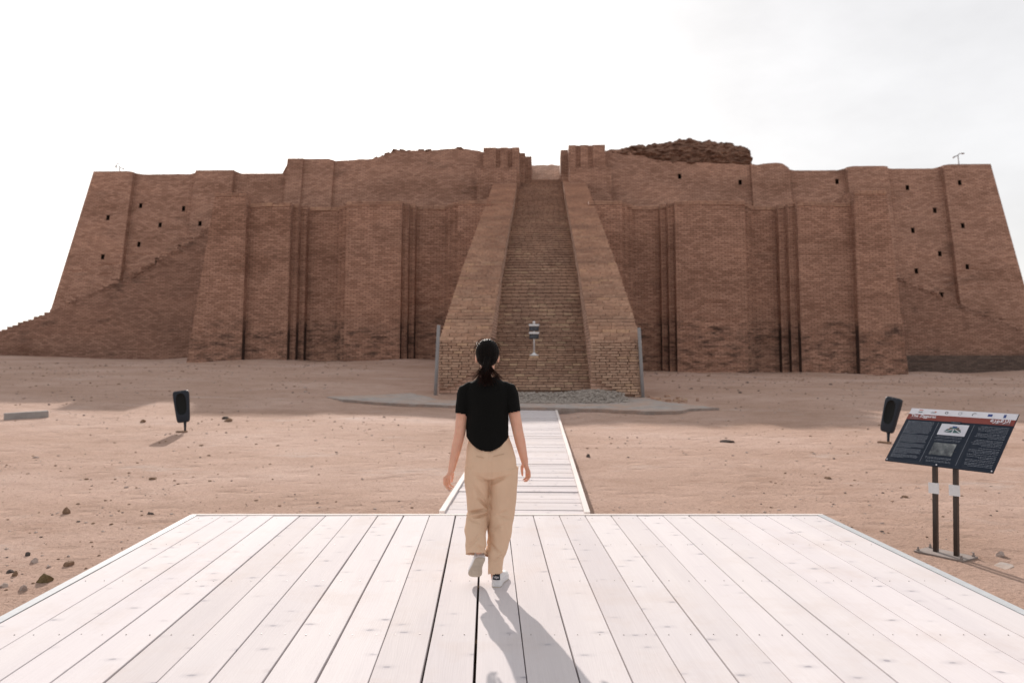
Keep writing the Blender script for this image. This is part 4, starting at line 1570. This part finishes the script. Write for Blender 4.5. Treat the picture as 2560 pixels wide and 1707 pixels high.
def m_strand():
    k = NT('hair_strand', 0.4, 0.12)
    t = k.n('BsdfTranslucent'); t.inputs['Color'].default_value = (0.30, 0.085, 0.025, 1)
    mx = k.n('MixShader'); mx.inputs[0].default_value = 0.26
    o = [q for q in k.t.nodes if q.type == 'OUTPUT_MATERIAL'][0]
    m = k.out((0.010, 0.006, 0.0045))
    k.l(k.b.outputs[0], mx.inputs[1]); k.l(t.outputs[0], mx.inputs[2]); k.l(mx.outputs[0], o.inputs['Surface'])
    return m


M_SKIN = m_skin()
M_SHIRT = m_cloth('black_cotton', (0.0042, 0.0042, 0.0038), 0.95, 900)
M_TROUS = m_cloth('beige_linen', (0.74, 0.53, 0.375), 0.9, 700, 0.14, (0.85, 0.48, 0.24), 0.04)
M_HAIR = m_hair()
M_STRAND = m_strand()
M_SHOE = plain('white_leather', (0.66, 0.65, 0.66), 0.5, 0.35, 0.04, 30)
M_SOLE = plain('sole_rubber', (0.50, 0.44, 0.365), 0.75, 0.25, 0.06, 40)
M_TREAD = plain('tread_rubber', (0.16, 0.15, 0.14), 0.8, 0.2)
M_TAB = plain('navy_leather', (0.012, 0.015, 0.022), 0.5, 0.35)


def remesh(mb, name, mats, parent, voxel, smooth_it=5, post=None):
    me = mb.mesh(name, mats)
    o = bpy.data.objects.new(name + '_tmp', me)
    COL.objects.link(o)
    r = o.modifiers.new('r', 'REMESH'); r.mode = 'VOXEL'; r.voxel_size = voxel
    s_ = o.modifiers.new('s', 'SMOOTH'); s_.factor = 0.5; s_.iterations = smooth_it
    dg = bpy.context.evaluated_depsgraph_get()
    ev = bpy.data.meshes.new_from_object(o.evaluated_get(dg))
    bpy.data.objects.remove(o)
    ev.name = name
    if post: post(ev)
    ev.polygons.foreach_set('use_smooth', [True] * len(ev.polygons))
    ev.materials.clear()
    for m in (mats if isinstance(mats, (list, tuple)) else [mats]): ev.materials.append(m)
    return link(bpy.data.objects.new(name, ev), parent)


def coords(me):
    a = np.empty(len(me.vertices) * 3); me.vertices.foreach_get('co', a)
    return a.reshape(-1, 3)


def cut(me, keep):
    """drop the faces with a vertex outside keep(co)"""
    bm = bmesh.new(); bm.from_mesh(me)
    bad = [v for v in bm.verts if not keep(v.co)]
    bmesh.ops.delete(bm, geom=bad, context='VERTS')
    bm.to_mesh(me); bm.free()


CXP = -0.036                      # body axis
sL, sR = Vector((-0.185, 0.0, 1.312)), Vector((0.113, 0.0, 1.320))
eL, eR = P(1150, 1082, -0.015), P(1294.5, 1077, -0.015)
wL, wR = P(1128.5, 1176, 0.03), P(1312.5, 1157, 0.05)

# ---- body: head, neck, trunk, arms, hands and legs in one skin
b = MB()
HM = Matrix.Identity(3)
b.ell((CXP + 0.001, 0.005, 1.556), (0.070, 0.088, 0.092), 24, 16)         # skull
b.tube([(CXP, 0.045, 1.545), (CXP, 0.050, 1.50), (CXP, 0.050, 1.462), (CXP, 0.055, 1.443)], [0.060, 0.055, 0.040, 0.022], 16, [0.048, 0.045, 0.034, 0.020])   # face and jaw
b.tube([(CXP, 0.088, 1.555), (CXP, 0.108, 1.522), (CXP, 0.096, 1.512)], [0.008, 0.014, 0.010], 8)     # nose
b.ell((CXP, 0.094, 1.483), (0.021, 0.008, 0.007), 10, 6)                  # mouth
for s_ in (-1, 1):
    b.ell((CXP + s_ * 0.032, 0.084, 1.566), (0.018, 0.010, 0.007), 10, 6)  # brow
    b.ell((CXP + s_ * 0.073, 0.004, 1.522), (0.010, 0.017, 0.031), 12, 8, Matrix.Rotation(s_ * -0.25, 3, 'Z'))  # ears
b.tube([(CXP, 0.0, 1.50), (CXP, -0.004, 1.44), (CXP, -0.008, 1.385), (CXP, -0.008, 1.34)], [0.050, 0.048, 0.054, 0.075], 18)
b.tube([(CXP, 0, 1.375), (CXP, 0, 1.33), (CXP, 0, 1.22), (CXP, 0, 1.08), (-0.03, 0, 0.99), (-0.022, 0, 0.90), (-0.015, 0, 0.80)], [0.06, 0.125, 0.125, 0.115, 0.122, 0.145, 0.14], 20, [0.05, 0.075, 0.085, 0.08, 0.085, 0.10, 0.10])
for s_, e, w in ((sL, eL, wL), (sR, eR, wR)):
    m1, m2 = s_.lerp(e, 0.5), e.lerp(w, 0.35)
    b.tube([s_ + Vector((0.02 if s_.x < 0 else -0.02, 0, 0.0)), m1, e, m2, w], [0.046, 0.041, 0.0365, 0.0355, 0.0235], 14, [0.048, 0.044, 0.039, 0.036, 0.020])
# legs inside the trousers
b.tube([(-0.095, 0.0, 0.82), (-0.095, 0.045, 0.50), (-0.085, -0.05, 0.30)], [0.075, 0.05, 0.03], 12)
b.tube([(0.060, 0.0, 0.82), (0.050, 0.035, 0.50), P(1238, 1425, 0.035), P(1240, 1447, 0.04)], [0.075, 0.05, 0.033, 0.030], 12)
b.tube([(-0.085, -0.045, 0.31), P(1196, 1362, -0.07), P(1200, 1378, -0.06)], [0.032, 0.031, 0.028], 12)


def hand(b, w, knuckles, mids, ends, tips, thumb, palm_w):
    """palm from the wrist to the knuckles, four jointed fingers and a thumb"""
    kc = sum(knuckles, Vector()) / 4
    across = (knuckles[0] - knuckles[3]).normalized()
    b.tube([w + (w - kc) * 0.15, w.lerp(kc, 0.35), w.lerp(kc, 0.8), kc + (kc - w) * 0.06], [0.022, palm_w * 0.8, palm_w, palm_w * 0.85], 12, [0.019, 0.015, 0.013, 0.010], ref=across)
    for i in range(4):
        r = (0.0070, 0.0078, 0.0078, 0.0072)[i]
        b.tube([w.lerp(knuckles[i], 0.7), knuckles[i], mids[i], ends[i], tips[i]], [r, r * 1.12, r * 1.02, r * 0.95, r * 0.72], 8)
    b.tube(thumb, [0.013, 0.0125, 0.0098, 0.0090, 0.0062], 8)


# left hand: back of the hand to the rear, fingers bent down and inwards
kn = [P(1111, 1193, 0.020), P(1114.5, 1196, 0.038), P(1119, 1198, 0.056), P(1124, 1198, 0.073)]
mi = [P(1110.5, 1208, 0.020), P(1114, 1212, 0.040), P(1119.5, 1214, 0.060), P(1125.5, 1211, 0.080)]
en = [P(1116, 1216, 0.022), P(1119, 1219, 0.044), P(1125, 1219.5, 0.063), P(1130.5, 1214, 0.083)]
tp = [P(1123, 1221.5, 0.024), P(1125.5, 1223.5, 0.045), P(1131.5, 1220, 0.063), P(1135.5, 1217, 0.082)]
hand(b, wL, kn, mi, en, tp, [P(1128, 1176, 0.045), P(1132, 1184, 0.07), P(1131.5, 1192, 0.09), P(1130.5, 1198, 0.098), P(1129.5, 1204.5, 0.102)], 0.026)
# right hand: fingers hooked inwards, thumb hanging
kn = [P(1324, 1177, 0.035), P(1322.5, 1179, 0.052), P(1319.5, 1180, 0.068), P(1316, 1179, 0.083)]
mi = [P(1324.5, 1191, 0.037), P(1322.5, 1194.5, 0.056), P(1319, 1195.5, 0.073), P(1315.5, 1193, 0.090)]
en = [P(1319, 1198, 0.040), P(1316.5, 1201, 0.058), P(1312.5, 1200.5, 0.075), P(1309, 1197, 0.092)]
tp = [P(1312.5, 1199.5, 0.042), P(1308.5, 1201.5, 0.060), P(1304.5, 1199.5, 0.076), P(1302, 1196.5, 0.092)]
hand(b, wR, kn, mi, en, tp, [P(1309, 1158, 0.06), P(1305, 1167, 0.085), P(1304.8, 1176, 0.100), P(1305.5, 1182, 0.106), P(1306.3, 1189, 0.108)], 0.025)
person = remesh(b, 'person', M_SKIN, None, 0.0042, 3)
person.location = PO
tag(person, 'person in black top and beige trousers walking away across the deck', 'person')
for s_ in (-1, 1):
    mb = MB(); mb.ell((CXP + s_ * 0.032, 0.0905, 1.551), (0.012, 0.009, 0.0075), 12, 8)
    mb.build('eye', plain('eye_white', (0.55, 0.53, 0.5), 0.2, 0.5) if s_ < 0 else bpy.data.materials['eye_white'], person, True)

# ---- shirt
b = MB()
b.tube([(CXP, 0.0, 1.408), (CXP, -0.004, 1.385), (CXP, -0.004, 1.352), (CXP, -0.002, 1.30), (CXP, 0.0, 1.22), (CXP + 0.001, 0, 1.12), (CXP + 0.003, 0, 1.02), (CXP + 0.006, 0, 0.93), (CXP + 0.006, 0, 0.87)],
       [0.066, 0.078, 0.128, 0.156, 0.152, 0.146, 0.146, 0.150, 0.150], 28, [0.064, 0.074, 0.088, 0.104, 0.112, 0.114, 0.124, 0.142, 0.146])
for s_, e, sg_ in ((sL, eL, -1), (sR, eR, 1)):
    c = s_.lerp(e, 0.60)
    b.tube([(CXP + sg_ * 0.06, 0, 1.335), (CXP + sg_ * 0.115, 0, 1.326), s_ + Vector((-sg_ * 0.006, 0, -0.004)), s_.lerp(e, 0.16), s_.lerp(e, 0.34), c], [0.050, 0.054, 0.058, 0.061, 0.060, 0.056], 18, [0.040, 0.044, 0.050, 0.053, 0.050, 0.044], ref=(0, 1, 0))


def shirt_post(me):
    co = coords(me)
    nv = np.empty(len(me.vertices) * 3); me.vertices.foreach_get('normal', nv); nv = nv.reshape(-1, 3)
    d = np.zeros(len(co))
    for i, (x, y, z) in enumerate(co):
        d[i] = 0.006 * nz(x * 11 + z * 7, y * 9, z * 9) + 0.003 * nz(x * 26, y * 20, z * 18 + x * 9)
        # drape lines falling from the shoulder blades
        d[i] += 0.003 * math.sin((x - CXP) * 52 + 2.5 * nz(z * 5, 0, 0)) * sstep(1.25, 1.0, z) * (1 if abs(x - CXP) < 0.15 else 0)
    me.vertices.foreach_set('co', (co + nv * d[:, None]).ravel())
    e1, e2 = sL.lerp(eL, 0.56), sR.lerp(eR, 0.56)
    a1, a2 = (eL - sL).normalized(), (eR - sR).normalized()

    def keep(c):
        hem = 0.914 + 0.090 * min(1.0, abs((c.x - (CXP + 0.004)) / 0.146)) ** 2.2
        if c.z < hem and abs(c.x - CXP) < 0.17: return False
        if (Vector(c) - e1).dot(a1) > 0 and c.x < CXP - 0.143: return False
        if (Vector(c) - e2).dot(a2) > 0 and c.x > CXP + 0.143: return False
        if c.z > 1.400: return False
        return True
    cut(me, keep)


shirt = remesh(b, 'shirt', M_SHIRT, person, 0.0045, 6, shirt_post)
sm = shirt.modifiers.new('thickness', 'SOLIDIFY'); sm.thickness = 0.004; sm.offset = -1

# ---- trousers
b = MB()
b.tube([(-0.024, 0.0, 1.02), (-0.022, 0, 0.98), (-0.020, -0.004, 0.92), (-0.014, -0.012, 0.85), (-0.010, -0.012, 0.79), (-0.010, -0.004, 0.745)],
       [0.134, 0.140, 0.156, 0.170, 0.174, 0.150], 30, [0.100, 0.106, 0.122, 0.136, 0.134, 0.11])
hipL, hipR = Vector((-0.098, -0.006, 0.80)), Vector((0.078, -0.006, 0.80))
b.tube([hipL, (-0.100, -0.002, 0.70), (-0.097, 0.022, 0.60), (-0.098, 0.035, 0.52), (-0.103, 0.022, 0.46), P(1189, 1325, -0.035), P(1189.5, 1362, -0.075), P(1189.5, 1396, -0.105)],
       [0.090, 0.088, 0.080, 0.078, 0.078, 0.073, 0.069, 0.068], 26, [0.120, 0.108, 0.096, 0.090, 0.086, 0.080, 0.076, 0.074])
b.tube([hipR, (0.076, -0.002, 0.70), (0.071, 0.016, 0.60), (0.064, 0.026, 0.52), (0.055, 0.028, 0.42), (0.044, 0.028, 0.32), P(1237, 1385, 0.02), P(1231, 1440, 0.012)],
       [0.098, 0.095, 0.091, 0.088, 0.081, 0.074, 0.067, 0.065], 26, [0.122, 0.112, 0.102, 0.098, 0.094, 0.090, 0.086, 0.084])

CREASE = [  # x, z, slope dz/dx, half length, width, depth, leg
    (-0.110, 0.505, 0.16, 0.075, 0.010, -0.016), (-0.085, 0.480, 0.10, 0.070, 0.008, -0.012), (-0.125, 0.455, -0.25, 0.05, 0.010, -0.008), (-0.100, 0.492, 0.13, 0.08, 0.007, 0.010),
    (-0.055, 0.560, -0.9, 0.05, 0.010, -0.012), (-0.075, 0.620, -1.2, 0.06, 0.014, -0.008), (0.06, 0.735, 0.30, 0.09, 0.010, -0.007), (0.03, 0.715, 0.5, 0.06, 0.010, -0.008),
    (-0.075, 0.735, -0.35, 0.06, 0.012, -0.006), (0.070, 0.505, 0.4, 0.05, 0.012, -0.006), (0.075, 0.47, -0.3, 0.05, 0.010, -0.006), (0.03, 0.40, 0.6, 0.05, 0.010, -0.006),
    (0.020, 0.26, -0.8, 0.05, 0.010, -0.008), (0.04, 0.20, 0.5, 0.05, 0.009, -0.006), (-0.12, 0.33, 0.9, 0.06, 0.012, -0.007), (-0.07, 0.29, -0.7, 0.05, 0.010, -0.007)]


def trous_post(me):
    co = coords(me)
    nv = np.empty(len(me.vertices) * 3); me.vertices.foreach_get('normal', nv); nv = nv.reshape(-1, 3)
    d = np.zeros(len(co))
    for i, (x, y, z) in enumerate(co):
        q = 0.0065 * nz(x * 9, y * 9, z * 4 + 3) + 0.0050 * nz(x * 20 + z * 6, y * 16, z * 7)
        low = sstep(0.62, 0.2, z)
        q += low * 0.010 * nz(x * 14 + z * 9, y * 10, z * 12)
        q += 0.0035 * math.sin(x * 95 + 3 * nz(z * 6, 1, 0)) * sstep(0.90, 0.97, z)        # gathered waistband
        if nv[i][1] < 0.5:
            for (cx, cz, sl, hl, w, dep) in CREASE:
                if abs(x - cx) < hl and abs(z - cz) < 0.2:
                    dd = (z - cz - sl * (x - cx)) / math.sqrt(1 + sl * sl)
                    q += 1.7 * dep * math.exp(-(dd / w) ** 2) * (1 - ((x - cx) / hl) ** 2)
        d[i] = q
        if abs(x + 0.012) < 0.012 and z > 0.75 and y < 0: d[i] -= 0.0025                    # centre seam
    me.vertices.foreach_set('co', (co + nv * d[:, None]).ravel())
    hl1, hl2 = P(1189.5, 1382, -0.105), P(1231, 1428, 0.012)
    ax1 = (P(1189.5, 1396, -0.105) - P(1189.5, 1362, -0.075)).normalized()

    def keep(c):
        if c.z > 1.005: return False
        v = Vector(c)
        if c.x < -0.03 and (v - hl1).dot(ax1) > 0: return False
        if c.x >= -0.075 and c.z < hl2.z - 0.10 * (c.y - 0.012) + 0.004 * nz(c.x * 30, c.y * 20, 0) and c.y > -0.075: return False
        return True
    cut(me, keep)


trous = remesh(b, 'trousers', M_TROUS, person, 0.0045, 4, trous_post)
sm = trous.modifiers.new('thickness', 'SOLIDIFY'); sm.thickness = 0.003; sm.offset = -1


def surf_y(me_o, x, z):
    """rear-most surface point of a garment near (x, z)"""
    best = None
    for v in me_o.data.vertices:
        if abs(v.co.x - x) < 0.006 and abs(v.co.z - z) < 0.006 and (best is None or v.co.y < best): best = v.co.y
    return best if best is not None else -0.12


# welt pockets
for (x0, z0, x1, z1) in ((-0.105, 0.883, -0.055, 0.875), (0.008, 0.884, 0.078, 0.898)):
    mb = MB()
    pts = []
    for i in range(9):
        x, z = x0 + (x1 - x0) * i / 8, z0 + (z1 - z0) * i / 8
        pts.append((x, surf_y(trous, x, z) - 0.0002, z))
    mb.tube(pts, 0.0016, 6)
    mb.build('pocket_welt', m_cloth('welt', (0.56, 0.39, 0.265), 0.9, 700) if 'welt' not in bpy.data.materials else bpy.data.materials['welt'], trous, True)

# ---- hair: smooth cap drawn back into a low ponytail
b = MB()
b.ell((CXP + 0.001, -0.006, 1.560), (0.0795, 0.0905, 0.0925), 30, 20)
b.ell((CXP, -0.030, 1.525), (0.070, 0.066, 0.062), 24, 14)
b.ell((CXP + 0.001, -0.098, 1.513), (0.022, 0.020, 0.024), 14, 10)
b.tube([(CXP - 0.002, -0.095, 1.522), (CXP - 0.004, -0.112, 1.49), (CXP - 0.004, -0.116, 1.45), (CXP - 0.004, -0.112, 1.41), (CXP - 0.002, -0.112, 1.375), (CXP - 0.004, -0.114, 1.345)],
       [0.017, 0.023, 0.030, 0.033, 0.028, 0.011], 18, [0.016, 0.020, 0.022, 0.022, 0.016, 0.008])


def hair_post(me):
    co = coords(me)
    nv = np.empty(len(me.vertices) * 3); me.vertices.foreach_get('normal', nv); nv = nv.reshape(-1, 3)
    d = np.array([0.0016 * math.sin(math.atan2(x - CXP, z - 1.515 + 1e-6) * 46) * (1 if z > 1.50 else 0) + (0.003 * nz(x * 190, y * 60, z * 8) if z < 1.50 else 0.0012 * nz(x * 60, y * 60, z * 20)) for x, y, z in co])
    me.vertices.foreach_set('co', (co + nv * d[:, None]).ravel())
    # open around the face and below the ears
    cut(me, lambda c: not (c.y > 0.052 and c.z < 1.615) and not (c.z < 1.505 and c.y > -0.012) and not (c.y > 0.0 and c.z < 1.535 and abs(c.x - CXP) > 0.05))


hair = remesh(b, 'hair', M_HAIR, person, 0.0040, 3, hair_post)
sm = hair.modifiers.new('thickness', 'SOLIDIFY'); sm.thickness = 0.005; sm.offset = -1
mb = MB()
hr = random.Random(5)
for i in range(520):
    a = hr.gauss(0, 0.42)
    side = hr.random()
    x0 = CXP + 0.016 * hr.uniform(-1, 1)
    spread = hr.gauss(0, 0.019) if side < 0.80 else (hr.uniform(-0.105, -0.035) if hr.random() < 0.5 else hr.uniform(0.035, 0.110))
    zend = 1.375 + hr.uniform(-0.045, 0.035) + (0.012 if abs(spread) > 0.035 else 0)
    zend = max(zend, 1.338) if abs(spread) < 0.07 else max(1.362, 1.395 - 0.18 * (abs(spread) - 0.035) + hr.uniform(-.012, .012))
    yend = -0.108 + hr.uniform(-0.02, 0.012) + (0.02 if abs(spread) > 0.05 else 0)
    pts = []
    for q in range(8):
        t = q / 7
        e = t ** 1.5
        pts.append((x0 + spread * e + 0.006 * math.sin(3 * t + i), -0.098 - 0.026 * math.sin(math.pi * t) * hr.uniform(0.9, 1.1) + (yend + 0.098) * e, 1.515 + (zend - 1.515) * (t ** 0.92)))
    mb.tube(pts, [0.0013, 0.0014, 0.0014, 0.0013, 0.0012, 0.0010, 0.0008, 0.0004], 4)
for i in range(70):    # fly-away hairs around the head
    a = hr.uniform(-1.7, 1.7)
    r = 0.080
    c0 = Vector((CXP + r * math.sin(a), hr.uniform(-0.05, 0.02), 1.560 + 0.092 * math.cos(a)))
    tdir = Vector((math.cos(a), hr.uniform(-.4, .4), -math.sin(a))) * (1 if a > 0 else -1)
    out = Vector((math.sin(a), 0, math.cos(a)))
    L = hr.uniform(0.02, 0.05)
    mb.tube([c0 + tdir * (L * t) + out * (0.011 * math.sin(2.4 * t) * hr.uniform(.3, 1)) for t in (0, 0.35, 0.7, 1.0)], [0.0007, 0.0007, 0.0006, 0.0003], 3)
tag(mb.build('strands', M_STRAND, hair), kind='stuff')


# ---- shoes
def shoe(M, name='shoe'):
    root = empty(name, (0, 0, 0), 0, person)
    L = 0.262

    def half(t):      # half widths left/right along the foot, t from heel to toe
        w = lerp_tab([(0, 0.018), (0.03, 0.028), (0.10, 0.0345), (0.28, 0.034), (0.45, 0.036), (0.68, 0.0465), (0.82, 0.0455), (0.93, 0.034), (0.98, 0.020), (1.0, 0.008)], t)
        return w
    ts = [0, 0.015, 0.04, 0.09, 0.16, 0.25, 0.36, 0.48, 0.6, 0.7, 0.8, 0.88, 0.94, 0.975, 1.0]
    bend = lambda t: -0.006 * math.sin(math.pi * t) + 0.010 * t * t
    spring = lambda t: 0.016 * max(0, (t - 0.70) / 0.30) ** 2
    ol = [(bend(t) - half(t), t * L, spring(t)) for t in ts] + [(bend(t) + half(t), t * L, spring(t)) for t in reversed(ts)]
    # tread and midsole
    mb = MB()
    mb.loft([[M @ Vector((x, y, z)) for x, y, z in ol], [M @ Vector((x * 1.02, y, z + 0.006)) for x, y, z in ol]])
    o1 = mb.build('tread', M_SOLE, root)
    mb = MB()
    mb.loft([[M @ Vector((x * 1.02, y, z + 0.006)) for x, y, z in ol], [M @ Vector((x * 1.05, (y - L / 2) * 1.02 + L / 2, z + 0.016)) for x, y, z in ol], [M @ Vector((x * 1.0, y, z + 0.030)) for x, y, z in ol]])
    mb.build('midsole', M_SHOE, root, False)
    # upper
    mb = MB()
    rings = []
    for t, hgt, wf in ((0.004, 0.060, 0.75), (0.03, 0.078, 0.9), (0.10, 0.082, 0.98), (0.22, 0.076, 1.0), (0.34, 0.074, 0.96), (0.46, 0.074, 0.93), (0.58, 0.064, 0.93), (0.70, 0.054, 0.93), (0.82, 0.046, 0.92), (0.91, 0.040, 0.88), (0.965, 0.033, 0.8), (0.99, 0.026, 0.6)):
        w = half(t) * wf
        ring = []
        for q in range(17):
            a = math.pi * q / 16
            ca, sa = math.cos(a), math.sin(a)
            ring.append(M @ Vector((bend(t) - w * math.copysign(abs(ca) ** 0.7, ca), t * L, 0.026 + spring(t) + (hgt - 0.020) * sa ** 0.75)))
        rings.append(ring)
    mb.loft(rings, False, False)
    mb.add(rings[0], [tuple(range(17))])
    mb.add(rings[-1], [tuple(range(16, -1, -1))])
    up_ = mb.build('upper', M_SHOE, root, True)
    # dark heel tab
    mb = MB()
    rows = []
    for z in (0.052, 0.062, 0.072, 0.082, 0.090):
        row = []
        for q in range(-6, 7):
            a = q / 6 * 1.05
            f = 1.0 - 0.10 * (z - 0.052) / 0.038
            row.append(Vector((bend(0) + 0.0285 * f * math.sin(a), 0.0105 - 0.0145 * f * math.cos(a) + (0.004 if z > 0.085 else 0), z)))
        rows.append(row)
    for i in range(4):
        for q in range(12):
            mb.add([M @ p_ for p_ in (rows[i][q], rows[i][q + 1], rows[i + 1][q + 1], rows[i + 1][q])], [(0, 1, 2, 3)])
    tb = mb.build('heel_tab', M_TAB, root, True)
    so = tb.modifiers.new('t', 'SOLIDIFY'); so.thickness = 0.003; so.offset = 0
    text_mesh('VEJA', 0.0185, 'lettering', M_PWHITE, tb, M @ Matrix.Translation((bend(0), -0.0072, 0.0635)) @ Matrix.Rotation(R(90), 4, 'X'), 'CENTER')
    # dark side mark and ankle collar
    mb = MB()
    mb.tube([M @ Vector((bend(0.2) + 0.026 * math.cos(a), 0.055 + 0.042 * math.sin(a), 0.079 + 0.004 * math.cos(2 * a))) for a in [q * math.pi / 8 for q in range(17)]], 0.0055, 8)
    mb.build('collar', M_SHOE, root, True)
    mb = MB()
    mb.prism([(-0.03, 0.030), (0.012, 0.032), (0.022, 0.056), (0.012, 0.058)], 0.0, 0.0022, M @ Matrix.Translation((bend(0.45) + 0.0335, 0.115, 0.0)) @ Matrix.Rotation(R(90), 4, 'Z') @ Matrix.Rotation(R(78), 4, 'X'))
    mb.build('side_mark', M_TAB, root)
    return root


MR = Matrix.Translation(P(1241, 1466, -0.03)) @ Matrix.Rotation(R(-9), 4, 'Z')
MR.translation.z = 0.001
shoe(MR)
toe = P(1183, 1444, 0.09)
heel = P(1203, 1392, -0.085)
fd = (toe - heel).normalized()
side = Vector((1, 0.10, 0)); side = (side - fd * side.dot(fd)).normalized()
upv = side.cross(fd)
ML = Matrix(((side.x, fd.x, upv.x, heel.x), (side.y, fd.y, upv.y, heel.y), (side.z, fd.z, upv.z, heel.z), (0, 0, 0, 1)))
shoe(ML)
